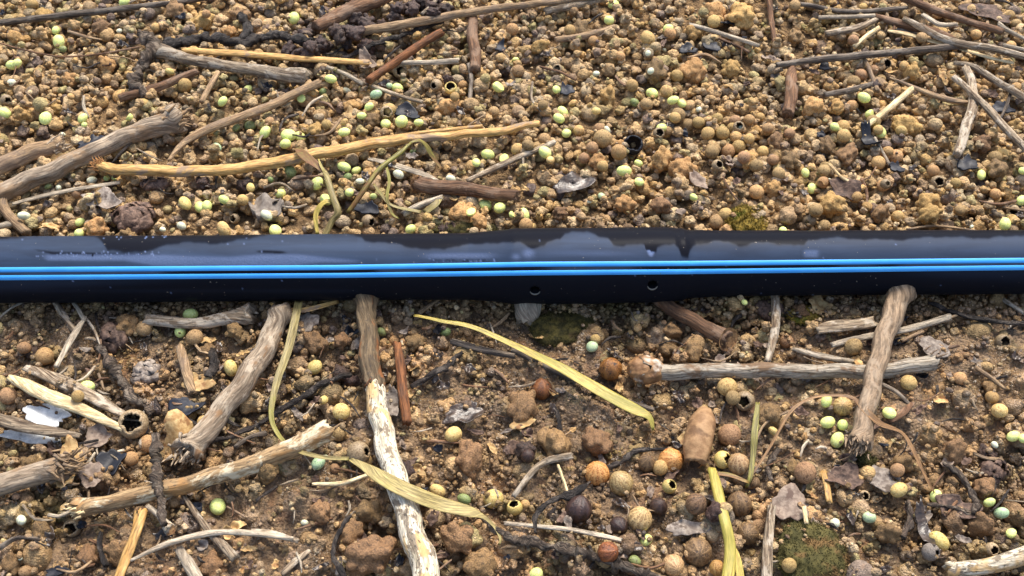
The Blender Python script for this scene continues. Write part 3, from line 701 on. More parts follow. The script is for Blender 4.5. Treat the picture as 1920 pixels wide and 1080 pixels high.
def moss(px, py, w_, h_, mat, label, n=2600, blade=.05):
    D, F = ICO[5]; r = np.random.default_rng(int(px)); P = on_ground(px, py, 0); s = 1 / ppc(P)
    o = 1 + .34 * sines(D, r, 8, 2, 5) + .12 * sines(D, r, 8, 8, 16); V = D * o[:, None] * np.array([w_ / 2 * s, h_ / 2 * s / .85, min(w_, h_) / 2 * s * .55])
    V = V + P - (0, 0, .05)
    Vs, Fs = [V], [F]
    tv, tf = [], []
    up_ = np.where(D[:, 2] > -.1)[0]
    for i in range(n):
        j = up_[r.integers(len(up_))]; c = V[j] + r.normal(0, .02, 3); d = D[j] + r.normal(0, .55, 3); d /= np.linalg.norm(d)
        t = np.cross(d, r.normal(size=3)); t /= np.linalg.norm(t); L = blade * r.uniform(.6, 1.6); w2 = blade * .22
        b0 = len(tv); tv += [c - t * w2, c + t * w2, c + d * L * .6 + t * w2 * .8, c + d * L, c + d * L * .6 - t * w2 * .8]; tf += [[b0, b0 + 1, b0 + 2], [b0, b0 + 2, b0 + 4], [b0 + 4, b0 + 2, b0 + 3]]
    A = np.vstack([V, np.array(tv)]); Ff = np.vstack([F, np.array(tf) + len(V)])
    o = part_of('moss_clump', A, Ff, P, None, M[mat]); tag(o, label, 'moss'); stamp(P[0], P[1], P[2], min(w_, h_) / 2 * s, .5)
moss(1522, 1035, 118, 104, 'moss', 'dark green mossy clump at the bottom edge between the straw and the clods', 3600, .04)
moss(1402, 412, 74, 56, 'moss_y', 'bright yellow-green moss clump just above the pipe')
moss(1055, 612, 122, 66, 'moss_d', 'dark damp moss cushion below the pipe joint', 2200, .035)
moss(868, 428, 120, 34, 'moss_d', 'flat olive moss patch touching the top of the pipe', 1200, .035)
moss(1625, 890 - 30, 34, 26, 'moss', 'small green moss tuft left of the orange mud by the upright stick', 500)
moss(1510, 590, 60, 30, 'moss_y', 'small yellowish moss tuft just below the pipe on the right', 600)

PEL = {'p': ('pellet', 'pellet', 'pale yellow-green'), 'w': ('pellet', 'pellet_w', 'whitish'), 'b': ('pellet', 'pellet_b', 'bluish green'), 'g': ('pellet', 'pellet_g', 'dull green'),
       'y': ('pellet', 'pellet_y', 'yellow'), 'k': ('broken', 'pellet', 'chipped pale green')}
PL = """105,57,18p 110,78,25p 118,92,15g 8,212,24p 22,122,22p 31,119,20p 22,155,16w 85,222,24p 155,222,20p 158,234,12p 118,252,10w 242,220,15k 224,58,11w 318,134,17y 465,167,17p 417,190,20p 233,3,22p 551,34,24p
605,27,15w 620,148,22p 650,170,16w 605,172,15g 745,165,21p 730,161,14b 705,177,22b 565,185,16k 692,200,18p 678,217,18p 645,248,23p 723,232,20p 753,228,28p 785,230,20p 497,248,24p 541,254,28p 563,257,22p 535,270,22p
470,236,22g 443,240,16g 407,276,19b 545,322,24g 507,337,14g 594,344,27p 645,313,26p 668,320,20p 652,333,18g 675,340,16w 526,363,20p 612,374,24k 655,361,19p 700,368,14p 747,327,21w 845,335,19w 893,305,20p 915,290,26p 945,297,19k
775,285,14g 770,430,20p 375,388,24p 388,386,22p 420,374,22p 45,405,22w 150,417,18p 148,438,24p 470,352,17y 500,404,23w 516,433,26p 883,398,19k 910,385,28p 937,390,24p 983,402,25p 935,163,24k 1150,8,23p 1142,38,20p 1253,54,19p
1215,100,12w 1246,94,8w 1220,133,14w 1037,115,14w 1118,138,13w 967,112,13p 1043,168,18p 1222,175,24p 1190,192,18g 1262,188,22p 1278,194,18p 1055,210,24p 1048,222,22p 1118,208,17y 1240,240,20p 1062,250,20p 1138,244,16w 1022,286,26p
1032,300,18y 1170,320,27p 1198,341,18p 1240,296,17w 1197,306,16p 1300,370,17p 1128,368,16b 1565,238,18p 1650,247,25p 1620,183,24p 1632,214,20k 1510,324,18p 1522,353,20p 1840,328,22p 1918,320,16p 1915,376,22p 1885,420,25p 1468,434,19p
1822,425,8w 1270,560,8w 25,352,12w 110,352,13w 172,338,18w 200,334,12p 215,334,13p 305,430,12w 340,424,18w 90,350,13g 960,402,14k 1555,338,10w 1105,378,9w 1108,560,9w 
357,590,28p 338,622,24p 163,725,28p 640,772,32y 432,690,31y 607,750,18y 591,688,28y 408,950,34p 40,975,24w 597,868,28b 571,980,15w 1110,650,22b 1570,825,30p 1552,792,28p 1580,797,20p 1550,752,26p 1668,775,25p 1212,1013,28p
1190,1052,24g 1630,970,26b 1755,930,25p 1565,981,19w 1855,942,22p 1877,962,26b 1896,1000,20p 1005,1077,27p 1900,818,24p 1918,822,20p 1865,834,14w 1396,567,12p 835,622,20g 715,622,20g 870,936,26g 850,815,36y 820,920,30y 1685,918,35y
1760,1015,42y 347,382,28y 420,430,32y 1660,920,14y 38,1047,9w 610,858,12w 1450,808,20y 1755,340,16g 92,290,13g 1000,425,14y 1390,240,12w 1310,205,12w 990,560,10w"""
for tk in PL.split():
    t = tk.split(','); c = t[2][-1]; kd, mt, lk = PEL[c]
    x, y, d = float(t[0]), float(t[1]), float(t[2][:-1])
    if 440 < y < 566: continue
    put('fertilizer_pellet', x, y, d * 1.02, kd, mt, lk, 'pellet', 'pellet', 'pale slow-release pellets scattered on the soil', .62, sc=(1, random.uniform(.84, 1), random.uniform(.8, .95)))
SEED = [(1120, 888, 47, 'seed_o', 'bright orange striped'), (1165, 906, 46, 'seed_t', 'tan striped'), (1258, 864, 47, 'seed_o', 'orange-brown striped'), (1200, 973, 46, 'seed_t', 'pale striped'), (925, 936, 39, 'pellet_y', 'smooth yellow'),
        (1364, 726, 39, 'bead', 'smooth tan'), (1085, 956, 50, 'seed_d', 'black'), (1145, 692, 44, 'seed_r', 'dark red-brown'), (1016, 730, 40, 'seed_r', 'rusty wet'), (1510, 886, 42, 'bead_g', 'grey-tan'), (1704, 718, 32, 'bead', 'smooth tan'),
        (1385, 870, 40, 'seed_t', 'golden striped'), (1368, 815, 44, 'bead_g', 'grey-tan'), (1386, 945, 46, 'seed_b', 'brown fuzzy'), (1262, 1060, 42, 'seed_t', 'golden striped'), (1308, 1035, 54, 'seed_b', 'dark brown fuzzy'), (1402, 1000, 42, 'seed_b', 'brown fuzzy'),
        (245, 860, 28, 'bead', 'smooth tan'), (276, 832, 34, 'bead', 'smooth tan'), (15, 742, 34, 'bead_g', 'grey-tan'), (45, 652, 26, 'bead_g', 'grey-tan'), (84, 668, 34, 'bead', 'smooth tan'), (365, 632, 33, 'bead_g', 'grey-tan'),
        (1580, 762, 36, 'seed_t', 'straw-brown striped'), (1874, 770, 30, 'pellet_y', 'yellow-tan'), (1212, 868, 34, 'seed_b', 'brown fuzzy'), (1160, 985, 34, 'seed_d', 'black wet'), (1305, 945, 40, 'seed_b', 'brown wet'), (1340, 935, 34, 'seed_b', 'brown wet'),
        (1235, 950, 34, 'seed_d', 'dark grey'), (1600, 650, 34, 'bead_g', 'olive-grey'), (1475, 640, 26, 'bead_g', 'olive-grey'), (1345, 1065, 30, 'seed_o', 'orange'), (1140, 1035, 40, 'seed_r', 'reddish'), (1415, 905, 20, 'seed_b', 'brown'),
        (985, 945, 18, 'bead', 'tan'), (1800, 710, 26, 'bead', 'tan'), (1860, 745, 26, 'bead', 'tan'), (1480, 1060, 28, 'bead', 'tan'), (990, 855, 26, 'seed_d', 'black wet'), (730, 205, 26, 'bead', 'tan')]
for x, y, d, mt, lk in SEED:
    st = mt.startswith('seed')
    put('round_seed', x, y, d, 'seed' if st else 'bead', mt, lk, 'seed' if st else 'bead', 'seed' if st else 'bead', 'round seeds and beads in the mud', .6, sub=4, rot=(random.uniform(-.5, .9), random.uniform(-.5, .5), random.uniform(0, 6)))
for x, y, d in [(346, 160, 28), (270, 194, 22), (1327, 250, 27), (1355, 250, 26), (1375, 240, 24), (1290, 235, 26), (1272, 215, 28), (1212, 195, 24), (1338, 40, 26), (1215, 72, 30), (1490, 10, 22), (1018, 197, 20), (1500, 145, 20), (1503, 165, 28), (1615, 140, 24),
                (1582, 255, 26), (1647, 305, 27), (1656, 348, 25), (1750, 320, 24), (1680, 293, 28), (1605, 370, 24), (1545, 320, 24), (1300, 370, 12), (1418, 310, 26), (1335, 285, 26), (1365, 283, 28), (1385, 275, 26), (1395, 295, 24), (1380, 257, 24), (1130, 260, 36),
                (1110, 277, 24), (1160, 285, 30), (970, 280, 24), (990, 272, 24), (1075, 20, 20), (1418, 360, 28), (1360, 402, 26), (1460, 325, 24), (1690, 245, 22), (1615, 60, 16), (1600, 75, 22), (1905, 165, 22), (1850, 155, 22), (1830, 165, 18), (960, 55, 24),
                (1905, 45, 20), (1085, 245, 22), (455, 375, 22), (505, 228, 20), (1185, 160, 24), (868, 160, 20), (1310, 230, 24), (1345, 222, 22), (1405, 225, 22), (1440, 240, 22), (1405, 260, 20), (1430, 285, 24), (1450, 300, 22), (1480, 250, 22)]:
    if y > 436: continue
    put('round_bead', x, y, d, 'bead', random.choice(['bead', 'bead', 'bead_g']), 'tan', 'bead', 'bead', 'small tan beads among the crumbs', .62)
n_ = 0
while n_ < 60:
    px = 960 + 960 * random.random() ** .8 if random.random() < .8 else random.uniform(0, 960); py = random.uniform(5, 425)
    put('round_bead', px, py, random.uniform(17, 27) * (.85 + .3 * py / 430), 'bead', random.choice(['bead', 'bead', 'bead_g']), 'tan', 'bead', 'bead', 'small tan beads among the crumbs', random.uniform(.3, .6)); n_ += 1
for i in range(12):
    put('round_bead', random.uniform(0, 1920), random.uniform(580, 1075), random.uniform(20, 32), 'bead', random.choice(['bead', 'bead_g', 'bead_g']), 'dull tan', 'bead', 'bead', 'small tan beads in the wet mud', random.uniform(.25, .5))

def shell(px, py, d, hdir, open_=.55, mat='shell', look='hollow tan'):
    """an empty seed shell: an outer and an inner skin joined by a rim round a ragged opening"""
    r = random.Random(int(px * 7 + py)); K, L = 32, 14; V, F, mi = [], [], []
    prof = [open_ * (1 + .13 * math.sin(2 * a + r.random() * 6) + .10 * math.sin(5 * a + px)) for a in [i / K * 6.2832 for i in range(K)]]
    for j in range(L + 1):
        for i in range(K):
            t = prof[i] + (math.pi - prof[i] - .02) * j / L; a = i / K * 6.2832; V.append((math.sin(t) * math.cos(a), math.sin(t) * math.sin(a), math.cos(t)))
    n0 = len(V)
    for j in range(L + 1):
        for i in range(K): v = V[j * K + i]; V.append((v[0] * .84, v[1] * .84, v[2] * .84 + (.02 if j == 0 else 0)))
    for j in range(L):
        for i in range(K):
            i2 = (i + 1) % K; F.append([j * K + i, (j + 1) * K + i, (j + 1) * K + i2, j * K + i2]); mi.append(0)
            F.append([n0 + j * K + i, n0 + j * K + i2, n0 + (j + 1) * K + i2, n0 + (j + 1) * K + i]); mi.append(1)
    for i in range(K): i2 = (i + 1) % K; F.append([i, i2, n0 + i2, n0 + i]); mi.append(0)
    me = mesh_np('hollow_shell', np.array(V), np.array(F), None, (M[mat], M['shell_in']), mi)
    z = .2
    for _ in range(7): P = at(px, py, z); rr = d / 2 / ppc(P); z = hmean(P[0], P[1], rr * .7) + rr * .6
    o = link('hollow_shell', me, P, None, Vector(hdir).to_track_quat('Z', 'Y').to_euler(), (rr, rr, rr * .95))
    stamp(P[0], P[1], P[2], rr * .8, .7); later(o, look, 'shell', 'shell', 'empty round shells on the soil')
for a_ in [(1396, 752, 38, (-.3, -.6, .7), .6, 'shell', 'hollow cream'), (750, 133, 28, (.3, -.8, .6), .8), (818, 160, 24, (-.5, -.7, .5), .5), (845, 165, 24, (0, -.4, .9), .9, 'shell_y', 'hollow yellowish'), (725, 210, 24, (.2, -.7, .6), .8), (178, 158, 20, (.5, -.3, .8), .9),
           (165, 172, 26, (-.2, -.5, .8), .9), (12, 188, 22, (.7, -.6, .4), .6), (1758, 342, 26, (0, -.6, .8), .7), (1517, 414, 26, (-.5, -.7, .3), .35), (1187, 272, 38, (0, -.4, .9), 1.0, 'shard', 'hollow black'), (1355, 862, 34, (.7, -.3, .6), .7, 'shell_y', 'hollow cream'),
           (672, 850, 46, (.85, -.1, .45), .4, 'shell', 'hollow tan'), (965, 952, 30, (-.2, .3, .9), .7, 'shell_y', 'hollow cream'), (1255, 912, 28, (.5, -.1, .8), .7, 'shell_y', 'hollow cream'), (135, 990, 34, (0, -.6, .8), .8, 'shell', 'hollow brown'), (1745, 1035, 34, (.6, -.5, .6), .5, 'stone', 'hollow grey'),
           (1620, 985 - 55, 22, (0, -.5, .8), .8), (250, 795, 56, (.1, -.4, .9), .75, 'shell', 'large cracked'), (1385, 238, 22, (0, -.5, .8), .7), (1345, 245 + 65, 22, (.4, -.5, .8), .7), (1045, 130, 20, (-.2, -.6, .8), .7), (1660, 120, 22, (.3, -.6, .7), .8),
           (1660, 345, 20, (.2, -.6, .7), .5), (1235, 250, 22, (.2, -.6, .7), .8), (690, 415, 26, (.8, -.5, .2), .7), (1900, 395, 24, (-.3, -.7, .5), .7), (1860, 1030, 26, (.2, -.6, .7), .7), (785, 985, 28, (.7, 0, .6), .8), (1880, 640, 28, (.2, -.6, .7), .8), (440, 80 + 330, 20, (-.3, -.6, .6), .7)]:
    shell(*a_)

def flake(name, px, py, w_, h_, rot, mat, label, cat='leaf', crum=.18, curl=.2, tilt=(0, 0), lift=.04, sub=None, ragged=.22, parent=None, thick=.018, later_look=None):
    r = np.random.default_rng(int(px * 3 + py)); K, L = 40, 9; P = on_ground(px, py, .06 + lift, .5); s = 1 / ppc(P)
    a_, b_ = w_ / 2 * s, h_ / 2 * s / .8; th_ = np.arange(K) / K * 6.2832
    out = 1 + ragged * (np.sin(2 * th_ + r.uniform(0, 6)) * .5 + np.sin(3 * th_ + r.uniform(0, 6)) * .4 + np.sin(5 * th_ + r.uniform(0, 6)) * .4 + np.sin(9 * th_ + r.uniform(0, 6)) * .25 + .3 * r.normal(size=K) * .5)
    pts = [np.array([0, 0, 0.0])]
    for j in range(1, L + 1):
        f = j / L
        for i in range(K): pts.append(np.array([math.cos(th_[i]) * a_ * out[i] * f, math.sin(th_[i]) * b_ * out[i] * f, 0]))
    V = np.array(pts); sz = min(a_, b_); Q = V / (sz + 1e-6)
    V[:, 2] = crum * sz * (sines(Q * [1, 1, 0], r, 8, 2, 6) * 1.6) + curl * sz * (Q[:, 1] ** 2) * .6
    V[:, 0] += .2 * crum * sz * sines(Q, r, 6, 2, 5)
    c, s_ = math.cos(rot), math.sin(rot); V[:, :2] = V[:, :2] @ np.array([[c, s_], [-s_, c]])
    V[:, 2] += V[:, 0] * tilt[0] + V[:, 1] * tilt[1]
    n = len(V); B = V - (0, 0, thick); F3, F4_ = [], []
    for i in range(K):
        i2 = (i + 1) % K; F3 += [[0, 1 + i, 1 + i2], [n, n + 1 + i2, n + 1 + i]]
        for j in range(L - 1):
            a1, b1 = 1 + j * K, 1 + (j + 1) * K; F4_ += [[a1 + i, b1 + i, b1 + i2, a1 + i2], [n + a1 + i, n + a1 + i2, n + b1 + i2, n + b1 + i]]
        e = 1 + (L - 1) * K; F4_.append([e + i, n + e + i, n + e + i2, e + i2])
    o = link(name, mesh_np(name, np.vstack([V, B]), [np.array(F3), np.array(F4_)], None, (M[mat],)), P)
    if later_look: later(o, later_look, later_look and name.split('_')[-1], cat, 'small scraps on the soil')
    else: tag(o, label, cat)
    return o
for a_ in [(('plastic_shard'), 762, 211, 54, 26, -.2, 'shard', 'blue-black glossy shard above the golden straw stalk', 'shard'), ('plastic_shard', 685, 390, 44, 30, -.5, 'shard', 'dark blue-grey shard between the seedling and the pipe', 'shard'),
           ('plastic_shard', 345, 765, 62, 34, .5, 'shard', 'blue-black glossy shard beside the tan leaf at the lower left', 'shard'), ('plastic_shard', 208, 868, 60, 34, 1.1, 'shard', 'long blue-black shard above the speckled stem', 'shard'),
           ('plastic_shard', 1630, 262, 24, 52, .2, 'shard', 'black upright shard left of a pellet at the upper right', 'shard'), ('plastic_shard', 1882, 203, 38, 26, .2, 'shard', 'dark blue round shard near the right edge', 'shard'),
           ('plastic_shard', 1063, 170, 24, 26, .2, 'shard', 'small black shard beside a pellet at upper centre', 'shard'), ('plastic_shard', 1335, 88, 32, 18, -.4, 'shard', 'bluish black shard under the thin pale stem', 'shard'),
           ('plastic_shard', 938, 90, 18, 22, -.4, 'shard', 'tiny dark blue shard at the top centre', 'shard'), ('plastic_shard', 1815, 308, 36, 28, .3, 'shard', 'dark blue shard left of a pellet near the right edge', 'shard'),
           ('plastic_shard', 1682, 315, 22, 22, .3, 'shard', 'small blue-black shard right of the middle beads at right', 'shard'), ('bark_flake', 1732, 990, 26, 66, .1, 'leaf_d', 'black rubbery strip above the hollow grey shell at bottom right', 'shard'),
           ('plastic_shard', 170, 265, 46, 20, .6, 'shard', 'black shard between the two thick sticks at upper left', 'shard'), ('plastic_shard', 1547, 125, 20, 22, .3, 'shard', 'small black shard under the long dark stem', 'shard'),
           ('plastic_shard', 105, 1072, 38, 16, .1, 'shard', 'dark blue flat shard at the bottom left', 'shard'), ('plastic_shard', 1290, 93, 40, 18, .1, 'shard', 'black shard left of the bluish shard at upper right', 'shard'),
           ('stone_flake', 498, 385, 58, 50, .3, 'stone', 'rough grey stone just above the pipe', 'stone', .35, .1), ('dry_leaf', 190, 375, 74, 36, -.1, 'leaf_g', 'crumpled grey leaf left of the scaly bud cluster', 'leaf', .5, .4),
           ('dry_leaf', 372, 717, 56, 36, -.1, 'leaf_t', 'tan curled leaf scrap at the left under the pipe', 'leaf', .25, .4), ('dry_leaf', 1078, 345, 84, 34, .5, 'leaf_d', 'dark shiny wet leaf above the pipe joint', 'leaf', .4, .5),
           ('dry_leaf', 182, 820, 52, 36, .3, 'leaf_p', 'pinkish grey leaf above the speckled stem', 'leaf', .2, .3), ('bark_flake', 85, 778, 96, 34, -.25, 'leaf_w', 'white papery flake at the left edge', 'flake', .15, .1),
           ('bark_flake', 55, 818, 110, 22, -.12, 'leaf_w', 'lower white flake under the grey splinters at left edge', 'flake', .12, .1), ('dry_leaf', 1752, 652, 60, 34, -.3, 'leaf_g', 'pale grey leaf scrap beside the end of the knobbed stem', 'leaf', .2, .1),
           ('dry_leaf', 870, 775, 78, 34, .45, 'leaf_d', 'dark oval wet leaf lying in the mud', 'leaf', .2, .4), ('dry_leaf', 1482, 945, 78, 52, .2, 'leaf_p', 'greyish flat leaf above the green moss clump', 'leaf', .2, .1),
           ('dry_leaf', 1655, 900, 56, 40, -.4, 'leaf_g', 'grey-tan smooth leaf beside a yellow pellet', 'leaf', .12, .2), ('dry_leaf', 1582, 355, 56, 44, -.8, 'leaf_b', 'brown curled leaf among crumbs on the right', 'leaf', .35, .5),
           ('dry_leaf', 130, 872, 46, 84, .2, 'leaf_t', 'tan peeling sheath at the end of the left stem', 'leaf', .3, .2), ('dry_leaf', 170, 890, 40, 50, .2, 'leaf_p', 'grey sheath scrap between the left stem and speckled stem', 'leaf', .3, .2),
           ('dry_leaf', 688, 122, 28, 50, .2, 'leaf_p', 'pinkish bract at the end of the split straw', 'leaf', .35, .5), ('dry_leaf', 735, 820 - 60, 26, 60, .1, 'leaf_g', 'grey leaf scrap right of the bleached stem', 'leaf', .3, .3),
           ('dry_leaf', 1290, 1000 - 10, 80, 26, .1, 'leaf_g', 'grey torn leaf left of the yellow straw at the bottom', 'leaf', .4, .3), ('dry_leaf', 1540, 570 + 5, 42, 40, .6, 'leaf_t', 'small tan leaf scrap touching the underside of the pipe', 'leaf', .3, .3),
           ('dry_leaf', 1850, 25, 90, 44, -.4, 'leaf_b', 'large brown leaf in the top right corner', 'leaf', .25, .3), ('dry_leaf', 1700, 60, 50, 24, -.2, 'leaf_g', 'grey leaf strip in the tangle of stems at top right', 'leaf', .3, .3),
           ('dry_leaf', 570, 605, 50, 40, -.6, 'leaf_g', 'grey lacy leaf hanging below the pipe left of the bleached stem', 'leaf', .3, .3), ('dry_leaf', 1310, 340, 26, 40, .3, 'leaf_p', 'small pinkish leaf above the yellow moss', 'leaf', .3, .3),
           ('dry_leaf', 980, 790, 50, 26, .4, 'leaf_t', 'yellowish leaf scrap in the central mud', 'leaf', .3, .3), ('dry_leaf', 690, 605 - 15, 50, 30, -.5, 'leaf_b', 'brown leaf scrap below the pipe right of the bleached stem', 'leaf', .3, .3),
           ('dry_leaf', 340, 830, 90, 70, .2, 'leaf_t', 'torn hollow tan husk at the foot of the bark stick', 'leaf', .5, .6), ('dry_leaf', 1795, 950, 80, 40, -.2, 'leaf_b', 'dull brown leaf by the grey root at lower right', 'leaf', .35, .3),
           ('dry_leaf', 1585, 895, 66, 44, -.1, 'leaf_b', 'ragged brown bract under the upright stick', 'leaf', .5, .6), ('dry_leaf', 1285, 825, 26, 22, .3, 'leaf_t', 'cream chip left of the brown pod', 'leaf', .2, .1)]:
    kw = {}
    if len(a_) > 9: kw = dict(crum=a_[9], curl=a_[10])
    if a_[0] == 'plastic_shard': kw = dict(crum=.12, curl=.5, thick=.05, ragged=.3)
    if a_[0] == 'stone_flake': kw['thick'] = .25
    flake(*a_[:9], **kw)
for i in range(300):                           # little scraps of leaf and husk all over
    lo = random.random() < .68; px = random.uniform(0, 1920); py = random.uniform(575, 1075) if lo else random.uniform(3, 430)
    mt, lk = random.choice([('leaf_g', 'grey'), ('leaf_b', 'brown'), ('leaf_d', 'dark wet'), ('leaf_t', 'tan'), ('leaf_p', 'pinkish'), ('leaf_b', 'brown'), ('shard', 'blue-black'), ('leaf_d', 'dark wet'), ('leaf_d', 'dark wet')])
    flake('husk_scrap', px, py, random.uniform(12, 38), random.uniform(7, 17), random.uniform(0, 3.1), mt, None, 'scrap', .6, .6, (random.uniform(-.5, .5), random.uniform(-.5, .3)), -.02, later_look=lk)

# the scaly bud cluster and the lacy dark strands
def bracts(px, py, w_, h_, n, mat, label, cat, size):
    P = on_ground(px, py, 0); s = 1 / ppc(P); r = np.random.default_rng(int(px)); VS, FS = [], []; off = 0
    for i in range(n):
        d = r.normal(size=3); d[2] = abs(d[2]); d /= np.linalg.norm(d)
        c = P + d * np.array([w_ / 2, h_ / 2 / .8, min(w_, h_) * .32]) * s * r.uniform(.6, 1)
        t = np.cross(d, r.normal(size=3)); t /= np.linalg.norm(t); b = np.cross(d, t); L = size * s * r.uniform(.7, 1.3)
        nr, nc = 6, 6; g = []
        for a in np.linspace(-1, 1, nr):
            for c2 in np.linspace(-1, 1, nc):
                wv = (1 - .55 * max(a, 0) ** 1.5); g.append(c + t * a * L + b * c2 * L * .75 * wv + d * (L * (.55 * (1 - c2 * c2) * .7 - .45 * a * a + .08 * r.normal())))
        g = np.array(g); g2 = g - d * .02; V = np.vstack([g, g2]); F = []
        for a in range(nr - 1):
            for c2 in range(nc - 1):
                q0 = a * nc + c2; F.append([q0, q0 + 1, q0 + nc + 1, q0 + nc]); q1 = q0 + nr * nc; F.append([q1, q1 + nc, q1 + nc + 1, q1 + 1])
        VS.append(V); FS.append(np.array(F) + off); off += len(V)
    tag(part_of('bud_cluster', np.vstack(VS), np.vstack(FS), P, None, M[mat]), label, cat)
bracts(248, 412, 84, 62, 60, 'leaf_b', 'brown scaly bud cluster standing just above the pipe at left', 'bud cluster', 13)
bracts(290, 345, 60, 24, 26, 'leaf_b', 'small brown scaly cluster under the golden straw stalk', 'bud cluster', 9)
bracts(215, 630, 60, 60, 34, 'leaf_b', 'dark brown scaly husk below the pipe at left', 'bud cluster', 11)
bracts(270, 700, 60, 50, 30, 'leaf_g', 'grey scaly husk right of the splinters', 'bud cluster', 10)
bracts(1860, 880, 60, 50, 30, 'leaf_b', 'brown scaly husk near the right edge', 'bud cluster', 10)
bracts(1440, 600 - 20, 60, 40, 24, 'leaf_b', 'brown scaly husk just below the pipe right of the hollow stem', 'bud cluster', 9)

